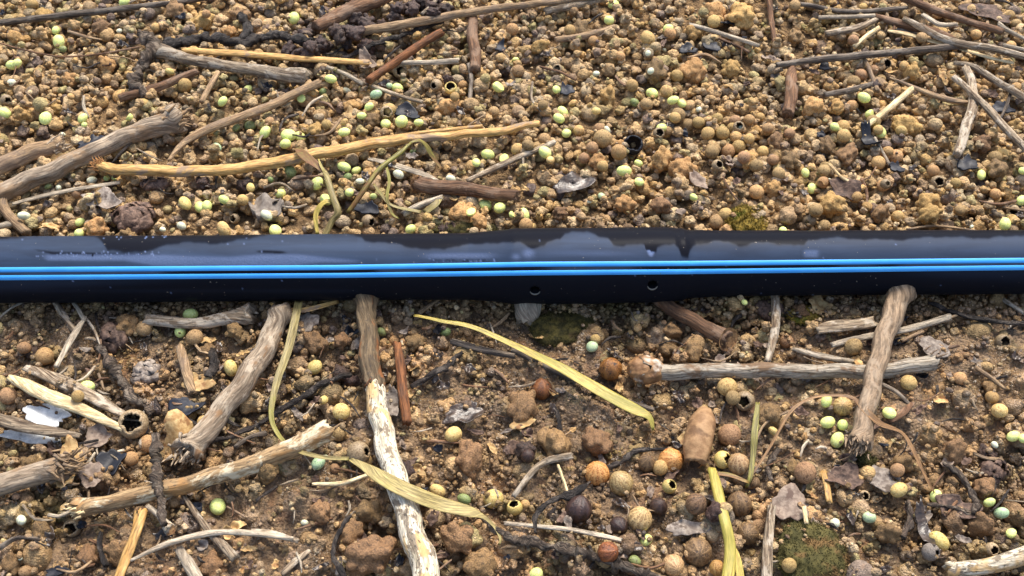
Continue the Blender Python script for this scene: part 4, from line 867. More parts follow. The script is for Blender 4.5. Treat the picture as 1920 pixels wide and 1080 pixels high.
# ------------------------------------------------------------------ stems, sticks, straws, roots and grass blades
refresh()
ST = [
 # upper half
 ('twig', [(-40, 50), (0, 43), (150, 25), (300, 8), (420, -8)], [14, 13, 13, 11, 9], 'greydark', 'thin dark grey stem running across the top left corner', 'twig', .05),
 ('twig', [(590, 52), (660, 18), (740, -14)], [24, 30, 30], 'brown', 'thick brown stem in the dark clod pile at the top', 'twig', .15),
 ('twig', [(678, 60), (700, 55), (780, 42), (900, 20), (1000, 8), (1130, -8)], [16, 18, 17, 15, 13, 12], 'tan', 'long tan stem above the rusty stem at the top', 'twig', .25),
 ('twig', [(1020, 22), (1070, 12), (1130, -4)], 15, 'grey', 'short grey stem at the top edge right of centre', 'twig', .05),
 ('straw', [(340, 94), (400, 97), (480, 103), (600, 112), (692, 117)], [10, 15, 15, 14, 13], 'straw', 'split pale straw stalk over the grey cut stem at upper left', 'straw', .18),
 ('twig', [(300, 96), (340, 108), (400, 120), (480, 133), (578, 145)], [30, 22, 22, 24, 32], 'grey', 'grey cut stem under the pale split straw', 'twig', .06),
 ('twig', [(690, 152), (735, 120), (775, 92), (828, 60)], [15, 16, 16, 15], 'rust', 'rusty orange stem leaning under the long tan stem', 'twig', .2),
 ('twig', [(735, 118), (770, 118), (860, 114)], [12, 10, 12], 'pale', 'short pale stem right of the rusty stem', 'twig', .08),
 ('twig', [(612, 126), (650, 140), (682, 158)], 9, 'pale', 'small pale twig left of the rusty stem foot', 'twig', .06),
 ('twig', [(698, 162), (740, 176), (792, 192)], 8, 'grey', 'thin grey twig below the rusty stem', 'twig', .08),
 ('twig', [(790, 28), (812, 8), (822, -10)], 8, 'grey', 'thin twig crossing the tan stem at the top edge', 'twig', .35),
 ('twig', [(884, 30), (888, 80), (892, 132)], [18, 22, 20], 'brown', 'upright brown stem end at top centre', 'twig', .05),
 ('twig', [(878, 120), (884, 150), (880, 190)], 8, 'greydark', 'thin dark upright twig under the brown stem end', 'twig', .05),
 ('twig', [(315, 302), (345, 268), (390, 243), (490, 205), (600, 155)], [5, 13, 17, 17, 16], 'tan', 'long tan stem with a split tip in the upper left', 'twig', .1),
 ('twig', [(222, 186), (290, 165), (370, 134)], [16, 17, 14], 'brown', 'short brown stick at upper left beside the grey stem', 'twig', .05),
 ('twig', [(408, 135), (395, 160), (378, 192)], [10, 11, 10], 'tan', 'short upright tan twig under the grey cut stem', 'twig', .05),
 ('thick_stick', [(-60, 388), (0, 362), (100, 318), (200, 272), (262, 245), (335, 222)], [38, 37, 35, 34, 37, 48], 'drift', 'thick grey stick with a frayed knobbed end at the left edge', 'stick', .05),
 ('thick_stick', [(-60, 345), (0, 312), (60, 287), (112, 270)], [32, 32, 32, 30], 'tan', 'shorter thick tan stick above the grey one at left edge', 'stick', .02),
 ('bark_strip', [(22, 383), (110, 360), (226, 342)], [9, 11, 9], 'pale', 'flat pale strip just below the thick grey stick', 'strip', .12),
 ('twig', [(2, 372), (10, 395), (50, 438)], [16, 19, 17], 'tan', 'short tan twig leaning on the pipe at the left edge', 'twig', .1),
 ('twig', [(-10, 428), (28, 418)], 14, 'pale', 'white splinter at the left edge above the pipe', 'twig', .05),
 ('straw', [(183, 312), (250, 318), (380, 320), (470, 312), (560, 295), (640, 280), (740, 263), (850, 253), (940, 245), (1010, 230)], [22, 26, 25, 26, 27, 26, 24, 20, 19, 15], 'straw', 'long golden straw stalk lying across the upper middle', 'straw', .22),
 ('straw', [(690, 262), (780, 250), (905, 236)], [6, 9, 8], 'straw', 'thin straw fibre lying along the top of the golden stalk', 'straw', .28),
 ('cut_stick', [(782, 346), (800, 350), (870, 355), (972, 371)], [30, 30, 27, 25], 'brown', 'brown stick with a ringed cut end above the pipe', 'stick', .08),
 ('twig', [(875, 340), (950, 305), (1042, 266)], [10, 13, 10], 'grey', 'grey slanting twig right of the golden stalk', 'twig', .1),
 ('bark_strip', [(690, 298), (750, 312), (800, 330), (835, 350)], [8, 14, 12, 8], 'pale', 'pale pinkish strip below the golden stalk', 'strip', .06),
 ('twig', [(755, 402), (790, 384), (830, 370)], [12, 14, 11], 'pale', 'short pale twig below the brown cut stick', 'twig', .05),
 ('root', [(640, 112), (700, 85), (770, 60), (830, 40)], 10, 'black', 'dark thin root crossing behind the rusty stem', 'root', .1),
 ('root', [(262, 60), (290, 90), (262, 130), (250, 155), (275, 180)], [14, 22, 18, 20, 12], 'knobby', 'grey knobby root curling at upper left', 'root', .05),
 ('root', [(310, 84), (380, 72), (450, 78), (520, 68), (590, 80)], [20, 16, 18, 16, 20], 'black', 'dark lumpy root above the split straw', 'root', .05),
 ('root', [(455, 30), (465, 55), (450, 75)], 16, 'black', 'short black root stub at the upper left', 'root', .05),
 ('twig', [(1455, 122), (1520, 113), (1600, 105), (1720, 94), (1815, 84)], [10, 13, 14, 13, 14], 'greydark', 'long dark stem at the upper right', 'twig', .22),
 ('twig', [(1292, 46), (1350, 62), (1424, 86)], [8, 9, 8], 'pale', 'thin pale stem at the top right of centre', 'twig', .12),
 ('twig', [(1330, 65), (1380, 85), (1405, 98)], 6, 'brown', 'thin brown twig just under the thin pale stem', 'twig', .05),
 ('twig', [(1535, 33), (1640, 30)], [9, 9], 'pale', 'straight pale twig in the top right tangle, upper left of it', 'twig', .15),
 ('twig', [(1548, 64), (1600, 54), (1645, 36)], [12, 14, 10], 'grey', 'grey twig under the straight pale twig', 'twig', .1),
 ('twig', [(1600, 88), (1622, 70), (1648, 52)], 9, 'cream', 'short cream twig rising left in the top right tangle', 'twig', .12),
 ('bark_strip', [(1664, 58), (1710, 66), (1772, 84)], [8, 12, 9], 'cream', 'cream strip in the middle of the top right tangle', 'strip', .18),
 ('bark_strip', [(1800, 92), (1850, 106), (1900, 118)], [8, 10, 8], 'cream', 'cream strip near the right edge under the dark stems', 'strip', .15),
 ('twig', [(1695, 36), (1735, 55), (1790, 80), (1870, 93), (1960, 118)], [10, 13, 14, 14, 12], 'grey', 'long grey stem crossing the top right tangle', 'twig', .3),
 ('twig', [(1730, 28), (1760, 46), (1795, 45)], [8, 10, 7], 'pale', 'short forked pale twig at top right', 'twig', .3),
 ('twig', [(1640, 32), (1680, 42), (1760, 62), (1790, 74)], [14, 16, 15, 10], 'brown', 'brown stem under the grey ones at top right', 'twig', .1),
 ('twig', [(1872, 46), (1890, 58), (1940, 80)], [12, 9, 8], 'pale', 'pale twig touching the right edge near the top', 'twig', .15),
 ('twig', [(1690, -4), (1740, 14), (1800, 36), (1880, 60)], [14, 16, 14, 14], 'brown', 'long brown stem near the top right corner', 'twig', .15),
 ('twig', [(1440, -10), (1446, 30), (1452, 80)], [10, 10, 8], 'brown', 'upright brown twig at the top right of centre', 'twig', .05),
 ('twig', [(1500, 8), (1600, 22), (1700, 14)], [9, 10, 8], 'greydark', 'dark twig along the top edge at right', 'twig', .05),
 ('twig', [(1880, 85), (1910, 92), (1960, 100)], [10, 10, 10], 'pale', 'pale stem end at the right edge', 'twig', .2),
 ('twig', [(1788, 118), (1830, 128), (1878, 158), (1940, 196)], [8, 13, 14, 14], 'grey', 'grey stem slanting down to the right edge', 'twig', .18),
 ('twig', [(1810, 128), (1823, 160), (1822, 205), (1808, 250), (1793, 290)], [14, 17, 18, 18, 16], 'grey', 'curved grey stem at the right', 'twig', .2),
 ('twig', [(1788, 145), (1840, 190), (1880, 235), (1930, 285)], [12, 14, 15, 14], 'grey', 'straight grey stem crossing the curved one at right', 'twig', .36),
 ('twig', [(1618, 243), (1660, 208), (1712, 166)], [9, 12, 12], 'cream', 'slanted pale stub at the upper right', 'twig', .15),
 ('twig', [(1668, 146), (1720, 166), (1780, 188), (1828, 193)], [4, 9, 12, 6], 'tan', 'thin tan stem joining the slanted stub to the curved stem', 'twig', .2),
 ('twig', [(1545, 178), (1600, 168), (1640, 156)], [10, 13, 9], 'greydark', 'dark stub left of the slanted pale stub', 'twig', .08),
 ('twig', [(1486, 112), (1484, 150), (1478, 215)], [5, 22, 22], 'brown', 'upright brown spindle under the long dark stem', 'twig', .05),
 ('twig', [(1612, 98), (1630, 130), (1646, 172)], [8, 8, 9], 'tan', 'short tan twig crossing under the long dark stem', 'twig', .1),
 ('twig', [(1640, 258), (1655, 285), (1668, 308)], 5, 'pale', 'tiny pale twig under a pellet at upper right', 'twig', .1),
 ('twig', [(1855, 250), (1880, 215), (1900, 160)], 6, 'greydark', 'thin dark twig near the right edge', 'twig', .05),
 ('twig', [(-20, 76), (40, 92), (110, 106), (180, 102), (262, 88)], 3.5, 'brown', 'hair-thin brown fibre sagging at the upper left', 'twig', .2),
 ('twig', [(1040, 76), (1100, 66), (1152, 52)], [12, 14, 12], 'tan', 'tan stem half buried at top centre right', 'twig', 0),
 ('twig', [(1555, 308), (1575, 330), (1600, 345)], 6, 'cream', 'small cream sliver on the right above the pipe', 'twig', .15),
 ('twig', [(1010, 125), (1050, 135), (1080, 150)], 5, 'brown', 'small brown twig at upper centre', 'twig', .05),
 ('twig', [(1700, 430), (1760, 424), (1850, 436)], 5, 'tan', 'thin tan twig lying along the pipe at right', 'twig', .05),
 ('twig', [(1878, 388), (1900, 392), (1940, 398)], 5, 'tan', 'tiny twig at the right edge above the pipe', 'twig', .05),
 # lower half
 ('thick_stick', [(528, 585), (500, 650), (450, 728), (400, 790), (352, 850)], [36, 40, 42, 42, 52], 'bark', 'thick grey bark stick running down left from the pipe', 'stick', .06),
 ('long_twig', [(700, 726), (722, 830), (752, 930), (790, 1050), (806, 1110)], [36, 40, 44, 50, 52], 'white', 'long bleached white stem running from the pipe to the bottom edge', 'twig', .25),
 ('twig', [(743, 645), (752, 700), (762, 795)], [16, 19, 19], 'rust', 'rusty brown stick right of the bleached stem', 'twig', .08),
 ('long_twig', [(140, 955), (175, 948), (290, 922), (430, 884), (540, 844), (612, 806)], [42, 33, 33, 34, 38, 44], 'speckled', 'speckled cream and brown stem at the lower left', 'twig', .22),
 ('thick_stick', [(-60, 925), (0, 908), (70, 890), (125, 876)], [44, 42, 42, 48], 'drift', 'grey stem with a flaring end at the left edge', 'stick', .12),
 ('splinter', [(15, 708), (60, 726), (130, 758), (232, 804)], [14, 25, 26, 12], 'cream', 'flat cream splinter at the left edge', 'splinter', .28, .35),
 ('splinter', [(45, 690), (110, 712), (180, 750), (240, 782)], [14, 26, 24, 14], 'grey', 'flat grey-brown splinter behind the cream one', 'splinter', .12, .4),
 ('splinter', [(-40, 780), (20, 792), (80, 806), (150, 818)], [24, 26, 22, 10], 'grey', 'grey-brown splinter between two white flakes at left edge', 'splinter', .25, .5),
 ('twig', [(272, 600), (300, 602), (370, 606), (430, 596), (472, 588)], [24, 22, 22, 28, 42], 'grey', 'bone-shaped grey stem just below the pipe at left', 'twig', .1),
 ('twig', [(98, 560), (120, 590), (142, 622)], [11, 13, 10], 'grey', 'short grey twig coming out from under the pipe at left', 'twig', .1),
 ('twig', [(134, 562), (146, 580), (158, 600)], 8, 'pale', 'short pale twig beside it under the pipe at left', 'twig', .15),
 ('splinter', [(160, 594), (140, 625), (105, 688)], [6, 13, 9], 'pale', 'pale tapered splinter below the pipe at left', 'splinter', .18, .6),
 ('root', [(52, 562), (20, 578), (-10, 605)], 5, 'pale', 'thin white rootlet at the left edge below the pipe', 'root', .12),
 ('long_twig', [(1205, 695), (1225, 695), (1250, 697), (1400, 694), (1620, 696), (1700, 688), (1750, 678)], [52, 42, 31, 29, 28, 30, 32], 'mottled', 'mottled grey stem with a round knob at its left end', 'twig', .12),
 ('thick_stick', [(1688, 540), (1672, 590), (1652, 650), (1632, 730), (1610, 835)], [44, 39, 35, 35, 38], 'smooth', 'upright tan stick crossing over the mottled stem', 'stick', .28),
 ('twig', [(1452, 545), (1454, 610), (1438, 680)], [16, 17, 12], 'grey', 'short upright grey twig below the pipe at right', 'twig', .15),
 ('cut_stick', [(1225, 555), (1262, 580), (1310, 608), (1362, 634)], [26, 28, 28, 34], 'brown', 'brown hollow stem with a round cut end below the pipe', 'stick', .12),
 ('splinter', [(1530, 620), (1570, 612), (1640, 602)], [20, 26, 24], 'grey', 'broad grey stub left of the upright stick', 'splinter', .1, .5),
 ('twig', [(1558, 648), (1620, 632), (1700, 618), (1782, 594)], [11, 13, 13, 14], 'pale', 'pale twig passing under the upright stick', 'twig', .08),
 ('twig', [(1690, 640), (1730, 622)], 7, 'tan', 'small tan twig right of the upright stick', 'twig', .08),
 ('splinter', [(1486, 655), (1530, 666), (1602, 678)], [8, 15, 10], 'mottled', 'mottled splinter just above the knobbed stem', 'splinter', .08, .6),
 ('root', [(1740, 568), (1800, 588), (1860, 603), (1940, 608)], [8, 10, 9, 7], 'black', 'dark root below the pipe at the right edge', 'root', .12),
 ('twig', [(1880, 562), (1900, 575), (1940, 600)], 8, 'grey', 'grey twig at the right edge below the pipe', 'twig', .1),
 ('twig', [(989, 556), (987, 580), (984, 606)], [56, 52, 32], 'pale', 'pale conical stub poking out under the pipe joint', 'stub', -.16),
 ('straw', [(215, 1100), (240, 1040), (255, 1000), (265, 960)], [18, 20, 19, 24], 'straw', 'golden straw with a swollen tip at the bottom left', 'straw', .22),
 ('twig', [(243, 1052), (330, 1014), (430, 998), (550, 1010)], [6, 12, 12, 8], 'pale', 'long pale grey stem near the bottom left', 'twig', .22),
 ('twig', [(342, 930), (380, 980), (440, 1048)], [9, 12, 20], 'grey', 'grey split stem running under the pale one at bottom left', 'twig', .1),
 ('splinter', [(332, 1028), (350, 1055), (378, 1095)], [16, 22, 22], 'pale', 'pale splinter at the bottom edge left', 'splinter', .08, .5),
 ('root', [(288, 815), (292, 860), (300, 920), (305, 985)], [14, 19, 16, 13], 'knobby', 'knobbly upright root crossing the speckled stem', 'root', .5),
 ('twig', [(275, 950), (300, 968), (318, 992)], [10, 12, 22], 'pale', 'short twig with a ring end below the speckled stem', 'twig', .2),
 ('root', [(395, 832), (470, 802), (540, 762), (612, 716), (660, 700)], [8, 10, 12, 12, 8], 'black', 'dark rachis with grey buds between bark stick and white stem', 'root', .08),
 ('root', [(770, 728), (830, 690), (868, 660)], [10, 14, 8], 'black', 'short black root in the mud below the pipe', 'root', .05),
 ('twig', [(945, 982), (1060, 992), (1165, 1014)], [8, 9, 10], 'pale', 'pale straight twig near the bottom centre', 'twig', .12),
 ('root', [(905, 975), (945, 1000), (1050, 1030), (1150, 1052), (1245, 1092)], [6, 14, 17, 16, 15], 'knobby', 'grey rope-like root at the bottom centre', 'root', .1),
 ('root', [(1003, 1000), (1008, 962), (1040, 935), (1075, 925), (1108, 903)], [6, 9, 11, 17, 5], 'black', 'black flat root beside the black seed', 'root', .15),
 ('twig', [(962, 932), (1000, 882), (1030, 862), (1072, 855)], [10, 12, 14, 14], 'grey', 'bent grey twig left of the orange seeds', 'twig', .15),
 ('twig', [(1046, 872), (1056, 900), (1066, 928)], 6, 'cream', 'thin cream twig hanging from the bent grey twig', 'twig', .12),
 ('root', [(1135, 880), (1165, 868), (1195, 845), (1255, 842)], [10, 10, 9, 6], 'black', 'black wet root above the striped seeds', 'root', .1),
 ('root', [(1045, 770), (1050, 805), (1058, 845)], [6, 11, 5], 'black', 'blue-black curl in the central mud', 'root', .12),
 ('thick_stick', [(1436, 1110), (1440, 1030), (1446, 950)], [22, 20, 14], 'grey', 'upright grey stick at the bottom edge left of the moss', 'stick', .15),
 ('twig', [(1402, 880), (1430, 800), (1480, 770)], 5, 'tan', 'thin tan stalk under the curling brown blade', 'twig', .2),
 ('twig', [(960, 658), (1050, 698), (1150, 744), (1225, 768)], [10, 13, 12, 10], 'greydark', 'dark stem lying under the yellow-green blade', 'twig', .05),
 ('twig', [(845, 640), (900, 655), (965, 668)], [12, 14, 10], 'greydark', 'dark stub left of the yellow-green blade', 'twig', .04),
 ('twig', [(785, 588), (810, 570), (830, 555)], 8, 'tan', 'small tan twig poking out under the pipe right of white stem', 'twig', .1),
 ('twig', [(585, 908), (640, 906), (694, 888)], [7, 9, 8], 'cream', 'small cream twig left of the bleached stem', 'twig', .12),
 ('thick_stick', [(1775, 1070), (1850, 1060), (1950, 1032)], [26, 30, 36], 'white', 'white stick in the bottom right corner', 'stick', .15),
 ('straw', [(1543, 884), (1550, 912), (1555, 942)], 12, 'straw', 'short yellow straw piece right of the grey-tan bead', 'straw', .15, .4),
 ('straw', [(1507, 950), (1512, 982)], 9, 'cream', 'tiny cream straw piece above the green moss', 'straw', .2, .4),
 ('root', [(1770, 868), (1805, 895), (1826, 935), (1825, 965)], [8, 12, 12, 10], 'knobby', 'grey curved root at the lower right', 'root', .12),
 ('root', [(1738, 946), (1790, 950), (1822, 962)], [6, 8, 10], 'knobby', 'short grey root joining the curved one at lower right', 'root', .08),
 ('root', [(1700, 940), (1705, 980), (1690, 1010)], [10, 10, 14], 'knobby', 'grey knobby root beside the yellow bead at lower right', 'root', .08),
 ('splinter', [(528, 1078), (550, 1055), (580, 1032)], [10, 14, 8], 'grey', 'grey splinter near the bottom left of the big clod', 'splinter', .08, .5),
 ('twig', [(470, 998), (510, 1002), (560, 1014)], [14, 14, 9], 'grey', 'grey stem end left of the black curl at the bottom', 'twig', .06),
 ('root', [(658, 968), (632, 1005), (625, 1040), (645, 1085)], [6, 10, 9, 13], 'black', 'black curved root left of the big brown clod', 'root', .15),
 ('root', [(0, 1028), (30, 1010), (75, 1010)], [10, 9, 6], 'greydark', 'dark curved twig in the bottom left corner', 'root', .1),
 ('root', [(190, 1000), (188, 1030), (200, 1060)], [8, 8, 14], 'black', 'black upright root between clods at bottom left', 'root', .12),
 ('root', [(90, 965), (110, 968), (135, 958)], 8, 'pale', 'white and black twig tip left of the speckled stem', 'root', .15),
 ('root', [(440, 840), (470, 820), (500, 812)], 9, 'greydark', 'thin dark twig behind the speckled stem', 'root', .08),
 ('root', [(480, 940), (500, 925), (520, 912)], 5, 'black', 'thin black rootlet below the speckled stem', 'root', .1),
 ('root', [(395, 660), (400, 690), (392, 708)], 16, 'black', 'black wet root beside the tan leaf scrap', 'root', .05),
 ('straw', [(335, 648), (348, 690), (360, 735)], [14, 20, 14], 'tan', 'short tan husk stem above the tan leaf scrap', 'straw', .12, .5),
 ('twig', [(1640, 715), (1680, 735), (1710, 762)], [8, 9, 6], 'greydark', 'small dark twig right of the upright stick foot', 'twig', .05),
 ('splinter', [(1665, 790), (1690, 775), (1712, 755)], [14, 16, 8], 'brown', 'brown splinter beside a pale pellet right of upright stick', 'splinter', .1, .5),
 ('twig', [(1830, 690), (1860, 710), (1885, 730)], [9, 9, 6], 'tan', 'small tan twig near the right edge in the wet soil', 'twig', .08),
 ('twig', [(1825, 850), (1850, 860), (1880, 862)], 7, 'tan', 'small tan twig left of the scaly husk at right', 'twig', .1),
 ('root', [(1445, 985 - 80), (1440, 870), (1460, 840)], 10, 'knobby', 'short grey root left of the grey-tan bead', 'root', .05),
 ('root', [(180, 650), (215, 690), (250, 745), (285, 775)], [12, 16, 16, 10], 'knobby', 'pale grey lacy root left of the blue-black shard', 'root', .08),
]
KN = {0: ((0, .5, .04),), 1: ()}
def annular(name, base, parent, P, T, r, mat, K=28, rings=9):
    """a cut end face with growth rings and a sunken pith"""
    T = T / np.linalg.norm(T); S = np.cross(T, [0, 0, 1.0]); S /= np.linalg.norm(S); N = np.cross(S, T); V = [P - T * r * .25]; F3, F4 = [], []; rr = np.random.default_rng(3)
    for j in range(1, rings + 1):
        f = j / rings; dep = (-.30 * (1 - f) ** 1.2 + .05 * math.sin(j * 2.4)) * r
        for i in range(K):
            a = i / K * 6.2832; V.append(P + (S * math.cos(a) + N * math.sin(a)) * r * f * (1 + .04 * math.sin(3 * a + j)) + T * (dep + rr.normal() * .015 * r))
    for i in range(K):
        i2 = (i + 1) % K; F3.append([0, 1 + i, 1 + i2])
        for j in range(rings - 1): F4.append([1 + j * K + i, 1 + (j + 1) * K + i, 1 + (j + 1) * K + i2, 1 + j * K + i2])
    return part_of(name, np.array(V), [np.array(F3), np.array(F4)], base, parent, M[mat])
def fibres(name, base, parent, P, T, r, mat, n=26, L=.5, spread=.5):
    """frayed fibres sticking out of a torn end"""
    VS, F4s, F3s, UVs, off = [], [], [], [], 0; g = np.random.default_rng(int(abs(P[0]) * 100)); T = T / np.linalg.norm(T)
    for i in range(n):
        d = T + g.normal(size=3) * spread; d[2] = abs(d[2]) * .6; d /= np.linalg.norm(d); s = P - T * r * .4 + g.normal(size=3) * r * .45; l = L * g.uniform(.4, 1) * r * 2
        pth = np.array([s, s + d * l * .5 + g.normal(size=3) * .03 * l, s + d * l + g.normal(size=3) * .12 * l]); V, F, uv, _ = tube(smooth_path(pth, l / 5), np.linspace(r * .14, r * .03, len(smooth_path(pth, l / 5))), 5, 1, .1, g, cap=False)
        VS.append(V); UVs.append(uv); F4s.append(F[0] + off); off += len(V)
    return part_of(name, np.vstack(VS), np.vstack(F4s), base, parent, M[mat], np.vstack(UVs))
SPECIAL = {}
for i, e in enumerate(ST):
    name, pts, wd, mat, lab, cat, lift = e[:7]; flat = e[7] if len(e) > 7 else {'bark_strip': .35, 'straw': .6, 'splinter': .5}.get(name, .92)
    if mat == 'white': rough = .03
    rough = {'root': .22, 'thick_stick': .035, 'cut_stick': .06}.get(name, .06)
    kn = ((0.03, .35, .03), (.98, .25, .03)) if name in ('thick_stick',) else ()
    if mat == 'knobby': rough = .32
    if mat in ('white', 'speckled', 'mottled', 'smooth', 'straw'): rough = .03
    
    big = max(wd) if isinstance(wd, list) else wd
    special = lab.startswith(('brown stick with a ringed', 'brown hollow stem', 'long golden straw stalk', 'thick grey stick with', 'long bleached', 'speckled cream', 'golden straw with', 'grey stem with a flaring', 'mottled grey stem', 'short twig with a ring', 'thick grey bark stick', 'upright tan stick', 'shorter thick tan'))
    if special:
        P, Rr = px_path(pts, wd, lift, flat); b = P[len(P) // 2] - (0, 0, Rr.mean()); root = tag(empty(name, b), lab, cat)
        o, path_, rad_ = stem('stalk', pts, wd, M[mat], None, None, lift, flat, 20, rough, .06, .45, kn, 31 + i, parent=root, base=b, step=.05)
        t0, t1 = path_[0] - path_[2], path_[-1] - path_[-3]
        if lab.startswith('brown stick with a ringed'): annular('cut_end', b, root, path_[0] + t0 * .3, t0, rad_[0] * 1.18, 'cut')
        if lab.startswith('brown hollow stem'): annular('cut_end', b, root, path_[-1] + t1 * .3 , np.array([.55, -.75, .5]), rad_[-1] * 1.35, 'cut')
        if lab.startswith('long golden'): fibres('frayed_end', b, root, path_[0], t0, rad_[0], 'fray', 60, .9, .45)
        if lab.startswith('thick grey stick'): fibres('frayed_end', b, root, path_[-1], t1, rad_[-1], 'tan', 70, .42, .35)
        if lab.startswith('speckled'): fibres('frayed_end', b, root, path_[0], t0, rad_[0], 'cream', 34, .5, .25)
        if lab.startswith(('thick grey bark', 'upright tan', 'shorter thick')): fibres('frayed_end', b, root, path_[-1], t1, rad_[-1], 'bark' if 'grey' in lab else 'smooth', 60, .5, .3)
        if lab.startswith('golden straw with'): fibres('frayed_end', b, root, path_[-1], t1, rad_[-1], 'brown', 24, .5, .4)
        if lab.startswith('grey stem with'): fibres('frayed_end', b, root, path_[-1], t1, rad_[-1], 'tan', 44, .8, .35)
        if lab.startswith('mottled'):
            D, F_ = ICO[5]; kr_ = .37; kc = path_[0] + (path_[2] - path_[0]) * .5
            o_ = (1 +   .14 * sines(D, np.random.default_rng(4), 8, 2, 5) + .09 * sines(D, np.random.default_rng(5), 10, 7, 18)) * kr_
            part_of('knob', D * o_[:, None] * (1.15, .85, .8) + kc, F_, b, root, M['knob'])
        if lab.startswith('mottled'): fibres('frayed_end', b, root, path_[-1], t1, rad_[-1], 'tan', 40, .7, .25)
        if lab.startswith('short twig'): annular('cut_end', b, root, path_[-1], np.array([.2, -.6, .7]), rad_[-1], 'cut')
        if lab.startswith('long bleached'):
            _, pa, ra = stem('bark', [(684, 556), (686, 600), (690, 640), (694, 680), (700, 727)], [46, 34, 35, 37, 37], M['barkold'], None, None, .25, .92, 20, .08, .08, .5, (), 77, parent=root, base=b, step=.05)
            fibres('frayed_end', b, root, pa[-1], pa[-1] - pa[-3], ra[-1] * .95, 'rust', 40, .5, .25)
    else:
        stem(name, pts, wd, M[mat], lab, cat, lift, flat, 14 if big > 12 else 9, rough, .05, .4, kn, 31 + i, step=.05 if mat in ('knobby', 'black') else .08)

# the brown pod: a tapering tube with a hole in its lower end
P, Rr = px_path([(1303, 868), (1308, 835), (1318, 795), (1322, 770)], [38, 54, 50, 26], .10, .8)
b = P[1] - (0, 0, .3); pod = tag(empty('seed_pod', b), 'brown tubular pod with a hole at its lower end', 'pod')
C = smooth_path(np.hstack([P, Rr[:, None]]), .05); V, F, uv, s = tube(C[:, :3], C[:, 3], 22, .85, .03, np.random.default_rng(5), .2, flute=.02)
part_of('husk', V, F, b, pod, M['pod'], uv)
annular('opening', b, pod, C[0, :3] + (0, -.02, .02), np.array([.15, -.9, .35]), C[0, 3] * .62, 'shell_in')

# grass blades
def blade(name, pts, wd, mat, lab, lift, cat='grass', flat=.10, vf=.22, parent=None, base=None, seed=5, twist=0, nm=None):
    return stem(name, pts, wd, M[mat], lab, cat, lift, flat, 14, .02, .02, 0, (), seed, parent=parent, base=base, step=.07, vfold=vf, twist=twist)
blade('wilted_grass', [(775, 592), (830, 602), (880, 612), (960, 646), (1050, 690), (1130, 737), (1190, 768), (1217, 783), (1224, 808)], [5, 8, 10, 13, 20, 25, 24, 13, 5], 'blade_y', 'yellow-green grass blade slanting down from the pipe', [.5, .55, .5, .45, .42, .4, .35, .28, .15])
blade('wilted_grass', [(560, 566), (545, 640), (522, 710), (508, 775), (520, 812), (550, 842), (600, 857), (655, 860)], [15, 17, 15, 10, 8, 8, 9, 8], 'blade_o', 'narrow olive blade curving down from the pipe to the bleached stem', [.35, .42, .4, .4, .35, .38, .5, .6], vf=.3)
blade('wilted_grass', [(655, 862), (680, 875), (712, 893), (770, 925), (830, 948), (880, 960), (905, 968), (925, 985), (938, 1010), (935, 1022)], [7, 16, 28, 32, 30, 23, 9, 6, 5, 4], 'blade_o', 'broad olive grass blade lying across the bleached stem', [.62, .66, .72, .75, .55, .4, .35, .25, .15, .1], vf=.15)
blade('wilted_grass', [(1400, 905), (1440, 845), (1478, 778), (1510, 752), (1545, 742), (1595, 745), (1622, 770), (1650, 795), (1690, 812), (1712, 845), (1738, 900), (1752, 925)], [3, 5, 6, 6, 6, 8, 14, 13, 7, 8, 6, 3], 'blade_b', 'curling brown grass blade arching over the upright tan stick', [.2, .3, .4, .45, .45, .5, .6, .5, .35, .3, .2, .1], vf=.3)
blade('wilted_grass', [(1420, 755), (1415, 810), (1412, 850), (1405, 900), (1398, 915)], [8, 13, 11, 8, 4], 'blade_g', 'green-brown blade standing beside the grey-tan bead', [.3, .35, .3, .25, .1], vf=.3)
blade('wilted_grass', [(505, 568), (525, 580), (570, 582), (635, 566)], [5, 9, 12, 10], 'straw', 'curved straw-coloured blade hugging the underside of the pipe', .25, vf=.3)
bb = on_ground(1355, 960); yg = tag(empty('grass_straw', bb), 'yellow straw with a folded leaf at the lower right bottom edge', 'straw')
stem('stalk', [(1333, 880), (1345, 920), (1360, 975), (1368, 1030), (1362, 1100)], [16, 20, 20, 22, 24], M['blade_y'], None, None, .3, .55, 14, .03, .05, .1, (), 9, parent=yg, base=bb)
blade('leaf', [(1372, 1020), (1382, 1050), (1392, 1100)], [6, 14, 16], 'blade_y', None, None and 0 or .25, parent=yg, base=bb, seed=8)
blade('leaf', [(1340, 888), (1370, 892), (1405, 905)], [8, 9, 6], 'blade_g', None, .25, parent=yg, base=bb, seed=8)
